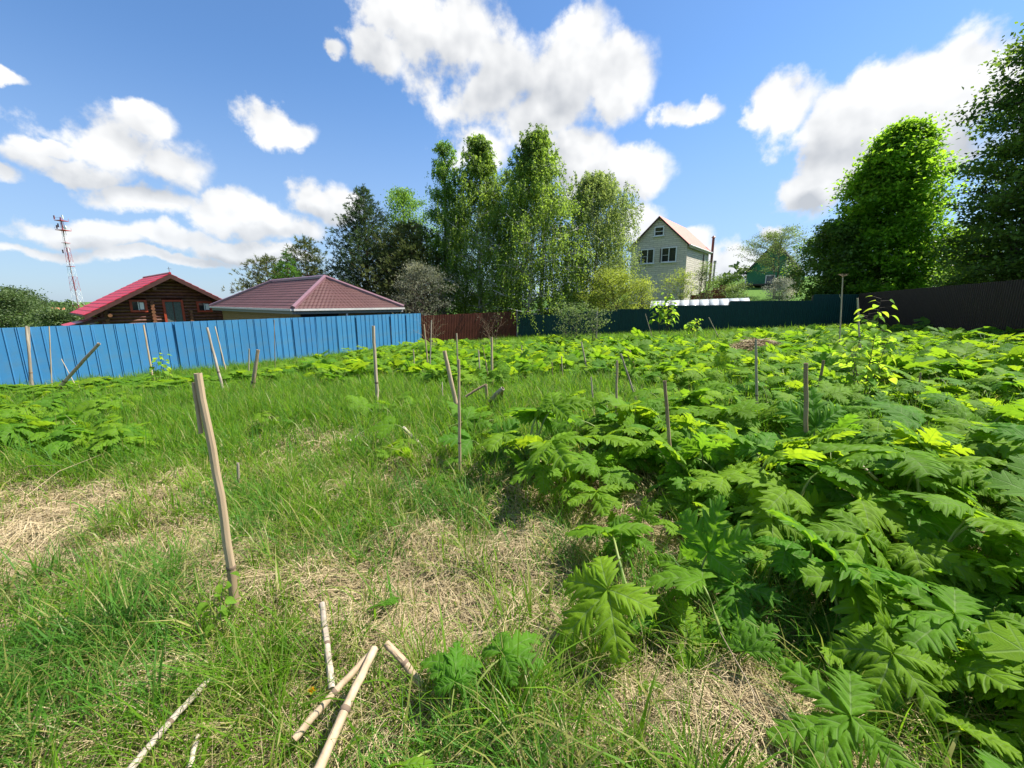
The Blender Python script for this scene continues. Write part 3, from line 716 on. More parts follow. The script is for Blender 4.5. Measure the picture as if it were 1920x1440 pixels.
shed('garden_shed', 'pale blue tin shed in the gap right of the grey house', 1361, 1392, 520, 52.0, M_tin, M_tin)
shed('garden_shed', 'small white shed roof glimpsed under the birches behind the fence', 1012, 1056, 577, 34.5, M_white, M_white, rise=0.2)

# ------------------------------------------------------------------ lattice mast
def mast():
    Y = 210.0; b0 = at_y(150, 566, Y); t0 = at_y(106, 409, Y); x = b0.x - 1.0; base = float(gz(x, Y)); H = t0.z
    e = empty('lattice_mast', (x, Y, base), 'tall red and white lattice radio mast on the far left skyline', 'mast')
    M_r = mat('mast_red_paint', (0.42, 0.05, 0.06), rough=0.6); M_w = mat('mast_white_paint', (0.75, 0.74, 0.76), rough=0.6); M_d = mat('mast_cable', (0.16, 0.07, 0.08), rough=0.7)
    w = lambda t: 2.6 * (1 - t) ** 1.15 + 0.7
    nsec = 14
    for k in range(nsec):
        ta, tb = k / nsec, (k + 1) / nsec; za, zb = base + (H - base) * ta, base + (H - base) * tb; wa, wb = w(ta), w(tb)
        m_ = MB(); cs = [(-1, -1), (1, -1), (1, 1), (-1, 1)]
        A_ = [Vector((x + c[0] * wa / 2, Y + c[1] * wa / 2, za)) for c in cs]; B_ = [Vector((x + c[0] * wb / 2, Y + c[1] * wb / 2, zb)) for c in cs]
        for i in range(4):
            m_.bar(A_[i], B_[i], .10, .10); m_.bar(B_[i], B_[(i + 1) % 4], .06, .06); m_.bar(A_[i], B_[(i + 1) % 4], .045, .045); m_.bar(A_[(i + 1) % 4], B_[i], .045, .045)
        m_.build('lattice_section', M_r if (k // 2) % 2 == 0 else M_w, e)
    m_ = MB(); m_.tube([(x, Y - .2, base), (x, Y - .2, H + .5)], [.26, .18], 8); m_.build('cable_run', M_d, e)
    for zz, ww in ((H - 1.2, 3.4), (H - 5.6, 3.8)):
        m_ = MB(); m_.box((x, Y, zz), ww, ww, .25); m_.build('platform', M_r, e)
        m_ = MB()
        for c in ((-1, -1), (1, -1), (1, 1), (-1, 1)): m_.tube([(x + c[0] * ww / 2, Y + c[1] * ww / 2, zz), (x + c[0] * ww / 2, Y + c[1] * ww / 2, zz + 1.3)], [.05, .05], 6)
        m_.bar((x - ww / 2, Y - ww / 2, zz + 1.2), (x + ww / 2, Y - ww / 2, zz + 1.2), .07, .07); m_.build('railing', M_r, e)
    for dx, zz in ((-1.8, H - 4.2), (-1.0, H - 3.4), (2.3, H - 4.4), (1.0, H - 3.8), (-2.1, H + .2), (1.9, H + .4), (1.4, H - 15), (-1.3, H - 15.5)):
        m_ = MB(); m_.box((x + dx, Y - 1.0, zz), .45, .3, 1.7); m_.build('antenna_panel', M_w if dx > 1 else M_d, e)
    m_ = MB(); m_.tube([(x + 2.4, Y - 1.2, H - 4.6), (x + 2.4, Y - 1.5, H - 4.55)], [.75, .7], 12); m_.build('dish', M_w, e, smooth=True)
    for zz in (H * .72, H * .45):
        m_ = MB(); m_.box((x, Y, zz), 2.2, 2.2, .15); m_.build('platform', M_r, e)
mast()
def far_house(name, label, px0, px1, pt, pb, Y, wall, roof):
    p0, p1 = at_y(px0, pt, Y), at_y(px1, pb, Y); cx = (p0.x + p1.x) / 2; bz = float(gz(cx, Y)) - .5
    e = empty(name, (cx, Y, bz), label, 'house'); w = p1.x - p0.x; zt = p0.z; zw = bz + (zt - bz) * .62
    m_ = MB(); m_.prism([(p0.x, Y, bz), (p1.x, Y, bz), (p1.x, Y, zw), (cx, Y, zt - .1), (p0.x, Y, zw)], (0, w, 0)); m_.build('wall', wall, e)
    for s in (p0.x - .4, p1.x + .4):
        m_ = MB(); m_.prism([(s, Y - .4, zw - .25), (cx, Y - .4, zt), (cx, Y - .4, zt - .2), (s, Y - .4, zw - .45)], (0, w + .8, 0)); m_.build('roof', roof, e)
    for k in (-.22, .22):
        m_ = MB(); m_.box((cx + k * w, Y - .02, bz + (zw - bz) * .6), w * .16, .08, w * .18); m_.build('window', M_glass, e)
far_house('far_house', 'distant white house with grey roof beyond the left fence', 66, 92, 581, 604, 95, M_white, mat('far_grey_roof', (0.35, 0.34, 0.33), rough=0.7))
far_house('far_house', 'distant house with orange roof just above the left fence', 86, 112, 577, 604, 120, M_white, mat('far_orange_roof', (0.45, 0.16, 0.08), rough=0.7))
# ------------------------------------------------------------------ trees
def unit(a): return a / np.maximum(np.linalg.norm(a, axis=-1, keepdims=True), 1e-9)
def leaf_quads(c, d, nrm, ln, wd):
    """rhombic leaves: c (N,3) base point, d direction, nrm normal, ln length, wd width"""
    d = unit(d); s = unit(np.cross(d, nrm)); n_ = np.cross(s, d)
    ln = np.asarray(ln)[..., None]; wd = np.asarray(wd)[..., None]
    m_ = c + d * ln * 0.45
    v = np.stack([c, m_ - s * wd * 0.5 + n_ * wd * 0.12, c + d * ln, m_ + s * wd * 0.5 + n_ * wd * 0.12], 1).reshape(-1, 3)
    f = np.arange(len(v)).reshape(-1, 4); return v, f
def rnd_dir(rg, n): return unit(rg.normal(size=(n, 3)))
class Tubes:
    def __init__(s): s.v = []; s.f = []; s.n = 0
    def add(s, pts, rs, k=5):
        pts = np.asarray(pts, dtype=float); rs = np.asarray(rs, dtype=float); m_ = len(pts)
        t = np.gradient(pts, axis=0); t = unit(t)
        ref = np.where(np.abs(t[:, 2:3]) > 0.9, np.array([[1.0, 0, 0]]), np.array([[0, 0, 1.0]])); x = unit(np.cross(t, ref)); y = np.cross(t, x)
        a = np.linspace(0, 2 * np.pi, k, endpoint=False)
        v = pts[:, None, :] + rs[:, None, None] * (np.cos(a)[None, :, None] * x[:, None, :] + np.sin(a)[None, :, None] * y[:, None, :])
        i = np.arange(m_ * k).reshape(m_, k) + s.n; j = np.roll(i, -1, 1)
        s.f.append(np.stack([i[:-1], j[:-1], j[1:], i[1:]], -1).reshape(-1, 4)); s.v.append(v.reshape(-1, 3)); s.n += m_ * k
    def mesh(s, name, mt, smooth=True): return np_mesh(name, np.concatenate(s.v), np.concatenate(s.f), mt, smooth=smooth)
def leaf_mat(name, c, t=None, transl=0.42, rough=0.5, spec=0.25, var=0.35):
    """leaf colour differing from leaf clump to leaf clump, light passing through"""
    c2 = tuple(min(1, x * (1 + var)) for x in c); c2 = (c2[0] * 1.12, c2[1], c2[2] * 0.85)
    c1 = tuple(x * (1 - var) for x in c)
    return mat(name, c1, c2, scale=0.9, detail=6, rough=rough, spec=spec, transl=transl, tcol=t and tuple(a * (1 - var) for a in t), contrast=(0.38, 0.62))
M_bark = mat('grey_brown_bark', (0.085, 0.065, 0.050), (0.14, 0.115, 0.09), scale=9, stretch=(1, 1, .25), rough=0.9, bump=0.6)
M_birchbark = mat('birch_bark', (0.62, 0.60, 0.56), (0.06, 0.05, 0.045), scale=5, stretch=(1.4, 1.4, .55), rough=0.8, bump=0.3, contrast=(0.5, 0.62))
M_twig = mat('dark_twig_bark', (0.075, 0.055, 0.045), (0.11, 0.085, 0.07), scale=9, rough=0.9)
M_pinebark = mat('pine_bark', (0.15, 0.07, 0.04), (0.08, 0.05, 0.035), scale=8, rough=0.9, bump=0.6)

def tree(name, label, cat, base, H, prof, n_limb, n_leaf, lsize, mt_leaf, mt_bark=M_bark, seed=1, up=0.55, clump=0.35, t0=0.15, hang=0.0,
         trunk_r=None, group=None, sub=5, lean=(0, 0), horiz=0.0, fork=1, bare=0.0, aspect=0.65, upbias=0.5, tcurve=0.0, flat=0.5):
    """base: world point; prof(t): crown radius at height fraction t"""
    rg = np.random.default_rng(seed); base = Vector(base); tr = trunk_r or H * 0.014
    e = empty(name, base, label, cat, group)
    T = Tubes(); top = np.array([lean[0], lean[1], H])
    k = 12; tt = np.linspace(0, 1, k); wob = np.cumsum(rg.normal(size=(k, 2)), 0) * H * 0.006; wob -= wob[:1]
    stems = []
    for fk in range(fork):
        off = np.zeros(2) if fk == 0 else rg.uniform(-1, 1, 2) * prof(0.4) * 0.55
        hh = 1.0 if fk == 0 else rg.uniform(0.8, 0.97)
        P = np.stack([wob[:, 0] + lean[0] * tt + off[0] * tt ** 0.7, wob[:, 1] + lean[1] * tt + off[1] * tt ** 0.7, tt * H * hh], -1); P[0, 2] = -0.3
        T.add(P, tr * (1 - 0.94 * tt ** 0.9) * (1 if fk == 0 else 0.75), 8); stems.append(P)
    cc = []; dirs = []; ww = []; strands = []
    for i in range(n_limb):
        t = t0 + (1 - t0) * ((i + rg.uniform(0, 1)) / n_limb) ** 0.9; t = min(t, 0.985)
        P = stems[i % fork]; o = np.array([np.interp(t, tt, P[:, a]) for a in range(3)])
        az = i * 2.39996 + rg.uniform(-.4, .4); rl = max(0.15, prof(t) * rg.uniform(0.72, 1.12))
        s = np.linspace(0, 1, 6)
        upv = up * (0.55 + 0.9 * t) * rl
        L_ = np.stack([o[0] + np.cos(az) * rl * s, o[1] + np.sin(az) * rl * s, o[2] - (0.25 * rl * horiz) * s + upv * (s - 0.35 * s * s)], -1)
        L_[1:] += rg.normal(size=(5, 3)) * rl * 0.035
        r0 = min(tr * 0.45, 0.02 + rl * 0.016) * (1 - t * 0.6)
        T.add(L_, r0 * (1 - 0.85 * s), 5)
        for s1 in np.linspace(0.3, 1.0, 5):
            p = np.array([np.interp(s1, s, L_[:, a]) for a in range(3)]); cc.append(p); ww.append(1.0); dirs.append([np.cos(az), np.sin(az), .3])
        for b in range(sub):
            s1 = rg.uniform(0.25, 0.95); p = np.array([np.interp(s1, s, L_[:, a]) for a in range(3)])
            az2 = az + rg.choice([-1, 1]) * rg.uniform(.5, 1.2); l2 = rl * rg.uniform(.22, .42); s2 = np.linspace(0, 1, 4)
            q = p + np.stack([np.cos(az2) * l2 * s2, np.sin(az2) * l2 * s2, l2 * (rg.uniform(0, .9) * up + rg.uniform(-.2, .3)) * s2], -1)
            T.add(q, r0 * 0.45 * (1 - 0.8 * s2), 4)
            for a in (0.5, 1.0):
                j = p + (q[-1] - p) * a; cc.append(j); ww.append(1.0); dirs.append([np.cos(az2), np.sin(az2), .2])
    cc = np.array(cc); dirs = np.array(dirs, dtype=float)
    # leader clumps
    ntop = max(4, n_limb // 8); tp = rg.uniform(0.8, 1.0, ntop)
    cc = np.concatenate([cc, np.stack([[np.interp(t, tt, stems[0][:, a]) for a in range(3)] for t in tp])]); dirs = np.concatenate([dirs, rnd_dir(rg, ntop)])
    keep = rg.uniform(size=len(cc)) > bare; cc, dirs = cc[keep], dirs[keep]
    idx = rg.integers(0, len(cc), n_leaf)
    if hang > 0:
        ns = n_leaf // 16; sidx = rg.integers(0, len(cc), ns)
        hl = hang * rg.uniform(0.35, 1.15, ns) * np.clip(np.array([prof(min(.98, max(0, z / H))) for z in cc[sidx, 2]]) / max(prof(.4), .1), .25, 1.2)
        st = cc[sidx] + rg.normal(size=(ns, 3)) * clump * np.array([1, 1, .7]); sway = rg.normal(size=(ns, 2)) * 0.14 + dirs[sidx, :2] * 0.22
        u = np.tile(np.linspace(0.02, 1, 16), (ns, 1))
        ctr = st[:, None, :] + np.stack([sway[:, None, 0] * u * hl[:, None], sway[:, None, 1] * u * hl[:, None], -u ** 1.15 * hl[:, None]], -1)
        ctr = ctr.reshape(-1, 3) + rg.normal(size=(ns * 16, 3)) * 0.05
        n_ = len(ctr); dd = rnd_dir(rg, n_) * 0.8 + np.array([0, 0, -0.75]); nn = rnd_dir(rg, n_)
        for q in range(0, ns, 7): T.add(np.stack([st[q], ctr.reshape(ns, 16, 3)[q, 8], ctr.reshape(ns, 16, 3)[q, 15]]), [.008, .006, .003], 3)
    else:
        per = np.array([max(.35, 1)] * n_leaf)
        ctr = cc[idx] + rg.normal(size=(n_leaf, 3)) * clump * np.array([1, 1, flat])
        n_ = n_leaf; dd = rnd_dir(rg, n_) + dirs[idx] * 0.5 + np.array([0, 0, -.15]); nn = rnd_dir(rg, n_) + np.array([0, 0, upbias * 2])
    v, f = leaf_quads(ctr, dd, nn, lsize * rg.uniform(.6, 1.3, n_), lsize * aspect * rg.uniform(.6, 1.2, n_))
    link('trunk', T.mesh('trunk', mt_bark), e)
    link('crown', np_mesh('crown', v, f, mt_leaf), e)
    return e
def conifer(name, label, base, H, rad, n_whorl, mt, seed, per=7, droop=0.0, tuft=0.26, up=0.35, group=None, t0=0.08, dens=1.0, top_spread=0.1, mt_bark=None):
    rg = np.random.default_rng(seed); base = Vector(base); e = empty(name, base, label, 'tree', group); T = Tubes()
    tt = np.linspace(0, 1, 9); P = np.stack([np.cumsum(rg.normal(size=9)) * H * .004, np.cumsum(rg.normal(size=9)) * H * .004, tt * H], -1); P[0] = (0, 0, -.3)
    T.add(P, H * .016 * (1 - .95 * tt) + .01, 8)
    tc = []; td = []
    for w in range(n_whorl):
        t = t0 + (1 - t0) * (w / n_whorl) ** 0.92
        for b in range(per):
            az = 2 * np.pi * (b / per) + w * 1.1 + rg.uniform(-.3, .3)
            rl = rad(t) * rg.uniform(.6, 1.18); o = np.array([np.interp(t, tt, P[:, 0]), np.interp(t, tt, P[:, 1]), t * H + rg.uniform(-.1, .1)])
            s = np.linspace(0, 1, 6); L_ = np.stack([o[0] + np.cos(az) * rl * s, o[1] + np.sin(az) * rl * s, o[2] + rl * (up * s ** 1.6 - droop * s)], -1)
            L_[1:] += rg.normal(size=(5, 3)) * rl * .03
            T.add(L_, (.012 + .012 * rl) * (1 - .85 * s), 4)
            nt_ = int(max(3, rl * 9 * dens))
            for q in range(nt_):
                s1 = rg.uniform(.18, 1.0) ** .8; p = np.array([np.interp(s1, s, L_[:, a]) for a in range(3)])
                sp = rl * .22 * (1.1 - s1 * .6); p = p + rg.normal(size=3) * np.array([sp, sp, sp * .5])
                tc.append(p); td.append([np.cos(az) * .8 + rg.normal() * .4, np.sin(az) * .8 + rg.normal() * .4, .55 + rg.normal() * .3])
    for q in range(10): tc.append(P[-1] - np.array([0, 0, q * .06])); td.append([rg.normal() * .3, rg.normal() * .3, 1])
    tc = np.array(tc); td = unit(np.array(td)); nn = 9
    c = np.repeat(tc, nn, 0); d = np.repeat(td, nn, 0); n_ = len(c)
    along = rg.uniform(0, .7, n_)[:, None] * tuft * d
    dd = d * .9 + rnd_dir(rg, n_) * .75
    v, f = leaf_quads(c + along, dd, rnd_dir(rg, n_), tuft * rg.uniform(.5, 1.0, n_), tuft * .16 * np.ones(n_))
    link('trunk', T.mesh('trunk', mt_bark or M_pinebark), e); link('crown', np_mesh('crown', v, f, mt), e)
    return e
def tb(px, Y, dz=0.0):
    p = at_y(px, 600, Y); return Vector((p.x, Y, float(gz(p.x, Y)) + dz))
def ht(px, py, Y): 
    p = at_y(px, py, Y); return p.z - float(gz(p.x, Y))
def pr(*kv):
    xs = [k[0] for k in kv]; ys = [k[1] for k in kv]; return lambda t: float(np.interp(t, xs, ys))
L_birch = leaf_mat('birch_leaf', (0.125, 0.215, 0.042), (0.30, 0.48, 0.06), transl=0.50)
L_birch2 = leaf_mat('birch_leaf_pale', (0.165, 0.25, 0.08), (0.33, 0.46, 0.11), transl=0.50)
L_poplar = leaf_mat('young_leaf', (0.10, 0.22, 0.035), (0.26, 0.48, 0.05), transl=0.46)
L_linden = leaf_mat('linden_leaf', (0.115, 0.265, 0.024), (0.30, 0.56, 0.03), transl=0.55)
L_dark = leaf_mat('maple_leaf_dark', (0.075, 0.155, 0.030), (0.20, 0.36, 0.035), transl=0.36)
L_pine = leaf_mat('pine_needle', (0.055, 0.105, 0.045), (0.09, 0.16, 0.045), transl=0.3, rough=0.55)
L_pine2 = leaf_mat('pine_needle_olive', (0.10, 0.135, 0.045), (0.13, 0.18, 0.045), transl=0.3, rough=0.55)
L_larch = leaf_mat('larch_needle', (0.075, 0.20, 0.030), (0.15, 0.34, 0.04), transl=0.35)
L_grey = leaf_mat('silver_leaf', (0.19, 0.215, 0.155), (0.24, 0.28, 0.17), transl=0.35)
L_yel = leaf_mat('spring_yellow_leaf', (0.20, 0.28, 0.040), (0.42, 0.55, 0.07), transl=0.42)
L_apple = leaf_mat('apple_leaf', (0.12, 0.185, 0.06), (0.24, 0.36, 0.09), transl=0.4)
L_blos = leaf_mat('white_blossom', (0.50, 0.52, 0.45), (0.5, 0.55, 0.4), transl=0.3, var=0.2)
L_far = leaf_mat('far_leaf', (0.075, 0.125, 0.045), (0.12, 0.2, 0.05), transl=0.3)

BG = 'birches behind the fence'
Yb = 34.0
bp = lambda w: pr((0, w * .8), (.12, w), (.3, w), (.5, w * .85), (.7, w * .56), (.88, w * .26), (1, w * .06))
tree('birch_tree', 'tallest slender birch, left of its twin in the middle of the photo', 'tree', tb(905, Yb + .5), ht(900, 258, Yb + .5), bp(3.3), 76, 46000, 0.165, L_birch, M_birchbark, 21, up=.75, clump=.30, t0=.08, hang=1.5, group=BG, sub=5)
tree('birch_tree', 'tall bushy birch right of its twin, trailing twigs down to the fence', 'tree', tb(993, Yb - .8), ht(985, 256, Yb - .8), bp(4.0), 90, 66000, 0.165, L_birch, M_birchbark, 22, up=.6, clump=.34, t0=.04, hang=1.7, group=BG, sub=6)
tree('birch_tree', 'thin bare-topped birch behind the right side of the twin birches', 'tree', tb(1012, Yb + 2.5), ht(1020, 243, Yb + 2.5), bp(1.8), 40, 6000, 0.12, L_birch2, M_birchbark, 23, up=.9, clump=.25, t0=.35, hang=.8, group=BG, sub=4, bare=.2)
tree('birch_tree', 'broad weeping birch with feathery pale top left of the grey house', 'tree', tb(1112, Yb + 1.5), ht(1112, 338, Yb + 1.5), pr((0, 1.8), (.15, 2.6), (.45, 3.1), (.7, 2.5), (.88, 1.5), (1, .25)), 80, 56000, 0.155, L_birch2, M_birchbark, 24, up=.95, clump=.34, t0=.12, hang=2.0, group=BG, sub=6)
tree('poplar_tree', 'narrow fresh green tree with spiky twin tips left of the birches', 'tree', tb(833, Yb + 1), ht(828, 268, Yb + 1), pr((0, .8), (.2, 1.6), (.5, 1.5), (.75, 1.2), (.9, .8), (1, .15)), 60, 26000, 0.14, L_poplar, M_bark, 25, up=1.5, clump=.24, t0=.12, hang=.9, sub=4, fork=2)
tree('young_tree', 'leafy tree rising behind the pines left of the birches', 'tree', tb(765, Yb + 5), ht(765, 362, Yb + 5), pr((0, 1.2), (.3, 2.4), (.6, 2.4), (.85, 1.5), (1, .4)), 44, 15000, 0.16, L_poplar, M_bark, 26, up=.9, clump=.35, t0=.2, sub=5)
tree('young_tree', 'dark leafy tree filling the gap under the left birch', 'tree', tb(868, Yb + 3.5), ht(868, 400, Yb + 3.5), pr((0, 1.2), (.3, 2.4), (.6, 2.1), (.85, 1.2), (1, .3)), 40, 13000, 0.15, L_dark, M_bark, 27, up=.8, clump=.38, t0=.15, sub=5)
PG = 'pines behind the maroon roof'
conifer('pine_tree', 'dark dense pine with pointed top right of the maroon roof', tb(694, 36), ht(690, 350, 36), pr((0, 2.6), (.3, 3.4), (.55, 2.8), (.8, 1.4), (1, .2)), 26, L_pine, 31, per=8, group=PG, dens=1.6, tuft=.30)
conifer('pine_tree', 'broad olive pine between the dark pine and the birches', tb(775, 35), ht(775, 418, 35), pr((0, 2.6), (.35, 3.6), (.65, 3.0), (.85, 1.7), (1, .4)), 20, L_pine2, 32, per=9, group=PG, dens=1.5, tuft=.32)
conifer('pine_tree', 'left pine peeking over the maroon roof with open branches', tb(512, 38), ht(508, 482, 38), pr((0, 2.4), (.5, 2.6), (.8, 1.5), (1, .4)), 13, L_pine2, 33, per=7, group=PG, dens=1.2, tuft=.32, up=.5)
conifer('pine_tree', 'pine with upswept tips just right of the bright larch', tb(583, 37), ht(577, 447, 37), pr((0, 2.6), (.5, 2.7), (.8, 1.3), (1, .25)), 15, L_pine2, 34, per=7, group=PG, dens=1.2, tuft=.32, up=.55)
conifer('larch_tree', 'bright green larch standing in front of the left pines', tb(549, 33.5), ht(549, 470, 33.5), pr((0, 1.9), (.5, 1.5), (.8, .8), (1, .15)), 20, L_larch, 35, per=8, dens=2.0, tuft=.2, up=.12)
tree('silver_shrub', 'grey silvery shrub with bare twigs above the end of the blue fence', 'shrub', tb(782, 29.5), ht(775, 497, 29.5), pr((0, 1.2), (.3, 2.1), (.6, 1.9), (.85, 1.0), (1, .3)), 52, 8500, 0.11, L_grey, M_twig, 41, up=.9, clump=.22, t0=.06, sub=7, fork=4, bare=.1)
tree('bush', 'small bright yellow green bush seen under the left birch', 'shrub', tb(888, 36), ht(888, 553, 36), pr((0, 1), (.5, 1.3), (1, .4)), 26, 4500, 0.13, L_yel, M_twig, 42, up=.8, clump=.28, t0=.1, sub=4, fork=3)
tree('young_tree', 'light green tree closing the gap between the twin birches', 'tree', tb(948, Yb + 2), ht(948, 330, Yb + 2), pr((0, 1.6), (.3, 2.4), (.6, 2.2), (.85, 1.3), (1, .3)), 44, 16000, 0.15, L_birch, M_birchbark, 28, up=.8, clump=.34, t0=.08, hang=1.2, sub=5)
SG = 'spring shrubs in front of the grey house'
tree('bush', 'large yellow green apple tree in young leaf left of the grey house', 'shrub', tb(1135, 31.5), ht(1135, 510, 31.5), pr((0, 1.2), (.35, 2.1), (.65, 2.1), (.9, 1.1), (1, .3)), 50, 12500, 0.12, L_yel, M_twig, 43, up=.8, clump=.26, t0=.1, sub=6, fork=3, group=SG)
tree('bush', 'thin upright yellow green shrub before the grey front wall', 'shrub', tb(1203, 32.5), ht(1205, 535, 32.5), pr((0, .8), (.5, 1.3), (1, .3)), 34, 3600, 0.11, L_yel, M_twig, 44, up=1.3, clump=.2, t0=.06, sub=5, fork=4, group=SG)
tree('bush', 'sparse shrub at the right corner of the grey front wall', 'shrub', tb(1273, 35), ht(1272, 517, 35), pr((0, .7), (.5, 1.4), (1, .4)), 34, 3000, 0.11, L_yel, M_twig, 45, up=1.5, clump=.2, t0=.06, sub=5, fork=4, group=SG)
tree('bush', 'sparse tall-stemmed shrub before the sunlit side of the grey house', 'shrub', tb(1317, 35.5), ht(1312, 500, 35.5), pr((0, .6), (.5, 1.2), (1, .4)), 30, 2300, 0.11, L_apple, M_twig, 46, up=1.6, clump=.2, t0=.06, sub=5, fork=5, group=SG)
tree('bush', 'dark green rounded bush beside the short flue pipe', 'shrub', tb(1352, 42), ht(1352, 523, 42), pr((0, .9), (.5, 1.3), (1, .5)), 24, 3500, 0.14, L_dark, M_twig, 47, up=.7, clump=.28, t0=.1, sub=4, fork=3)
tree('apple_tree', 'gnarled half-bare apple tree in front of the green cottage', 'tree', tb(1447, 40), ht(1455, 437, 40), pr((0, .3), (.3, 2.0), (.55, 3.3), (.8, 2.4), (1, .6)), 46, 9500, 0.12, L_apple, M_twig, 48, up=.55, clump=.24, t0=.34, sub=8, fork=2, bare=.25)
tree('bush', 'white blossoming bush at the foot of the green cottage', 'shrub', tb(1455, 38), ht(1455, 525, 38), pr((0, .8), (.4, 1.2), (1, .3)), 34, 4200, 0.11, L_blos, M_twig, 49, up=.6, clump=.22, t0=.08, sub=5, fork=3)
conifer('young_spruce', 'small olive conifer behind the white blossoming bush', tb(1478, 40.5), ht(1478, 500, 40.5), pr((0, .9), (.5, .7), (1, .1)), 12, L_pine2, 50, per=7, dens=2.2, tuft=.2)
tree('bush', 'low leafy bush below the white shed wall right of the flue', 'shrub', tb(1377, 37), ht(1377, 535, 37), pr((0, .9), (.5, 1.3), (1, .4)), 26, 2600, 0.12, L_apple, M_twig, 51, up=.7, clump=.26, t0=.1, sub=4, fork=3)
tree('linden_tree', 'big rounded bright green linden behind the fence corner', 'tree', tb(1630, 30.5), ht(1632, 246, 30.5), pr((0, 2.2), (.08, 3.0), (.25, 3.1), (.45, 2.8), (.65, 2.2), (.82, 1.4), (.94, .7), (1, .15)), 100, 66000, 0.255, L_linden, M_bark, 52, up=.75, clump=.42, t0=.03, sub=8, upbias=.9, trunk_r=.24, aspect=.8, flat=.4)
tree('linden_tree', 'dense darker tree at the left foot of the big linden', 'tree', tb(1545, 31.5), ht(1540, 425, 31.5), pr((0, 1.6), (.3, 2.4), (.6, 2.0), (.85, 1.2), (1, .3)), 46, 17000, 0.2, L_dark, M_bark, 53, up=.7, clump=.36, t0=.05, sub=6, upbias=.8, aspect=.8)
tree('maple_tree', 'towering dark tree cut by the right edge of the photo', 'tree', tb(1872, 20.5), ht(1912, -25, 20.5), pr((0, 1.0), (.12, 2.1), (.3, 2.8), (.5, 2.8), (.7, 2.5), (.88, 1.7), (1, .5)), 90, 44000, 0.2, L_dark, M_bark, 54, up=.5, clump=.36, t0=.10, sub=8, upbias=.8, trunk_r=.24, lean=(1.2, 0), aspect=.75, flat=.4)
tree('maple_tree', 'second dark tree mostly outside the right edge of the photo', 'tree', tb(1990, 19), 13.5, pr((0, 1.2), (.15, 2.8), (.4, 3.3), (.7, 2.5), (1, .4)), 60, 22000, 0.2, L_dark, M_bark, 55, up=.5, clump=.38, t0=.08, sub=7, upbias=.8, trunk_r=.24, aspect=.75)
tree('bush', 'sunlit yellow green thicket between the linden and the dark right tree', 'shrub', tb(1765, 27), ht(1765, 430, 27), pr((0, 1.4), (.4, 2.0), (.7, 1.7), (1, .4)), 50, 12000, 0.17, L_linden, M_twig, 56, up=.7, clump=.3, t0=.05, sub=6, fork=3, bare=.2)
tree('bush', 'leafy branches above the right fence below the dark tree', 'shrub', tb(1830, 23), ht(1830, 455, 23), pr((0, 1.2), (.4, 2.0), (.7, 1.5), (1, .4)), 40, 7000, 0.17, L_poplar, M_twig, 57, up=.6, clump=.3, t0=.05, sub=6, fork=3, bare=.2)
FG_ = 'trees on the far left beyond the blue fence'
for i, (px, py, Y, w, lab) in enumerate(((8, 556, 44, 2.6, 'bushy tree at the far left edge above the blue fence'), (38, 548, 52, 2.6, 'tallest of the far left trees above the blue fence'), (66, 563, 62, 2.6, 'darker small tree left of the distant white house'), (118, 590, 40, 1.6, 'low bush beside the porch roof of the log house'), (-40, 552, 44, 3.0, 'tree just outside the left edge above the blue fence'))):
    tree('roadside_tree', lab, 'tree', tb(px, Y), ht(px, py, Y), pr((0, w * .6), (.4, w), (.75, w * .8), (1, w * .3)), 34, 9000, 0.22, L_far, M_bark, 60 + i, up=.7, clump=.45, t0=.08, sub=5, group=FG_)
def far_woods():
    rg = np.random.default_rng(77); V = []; F = []; n0 = 0
    for k in range(420):
        Y = rg.uniform(110, 520) if k < 320 else rg.uniform(500, 900); X = -Y * rg.uniform(.25, 2.0) if k % 4 else Y * rg.uniform(-.6, 2.2)
        if Y < 260 and abs(X / Y + 1.03) < 0.10: continue
        g0 = float(gz(X, Y)); H = rg.uniform(4.5, 8.5) * (1 if Y < 300 else 1.25); w = H * rg.uniform(.3, .5); n = 90
        d = rnd_dir(rg, n); c = np.array([X, Y, g0 + H * .5]) + d * np.array([w, w, H * .5]) * rg.uniform(.55, 1.05, (n, 1))
        v, f = leaf_quads(c, rnd_dir(rg, n), rnd_dir(rg, n) + np.array([0, 0, 1]), np.full(n, H * .22), np.full(n, H * .2)); V.append(v); F.append(f + n0); n0 += len(v)
    o = link('distant_woods', np_mesh('distant_woods', np.concatenate(V), np.concatenate(F), L_far)); tag(o, 'far belt of green woods along the horizon', 'woods', kind='stuff')
far_woods()
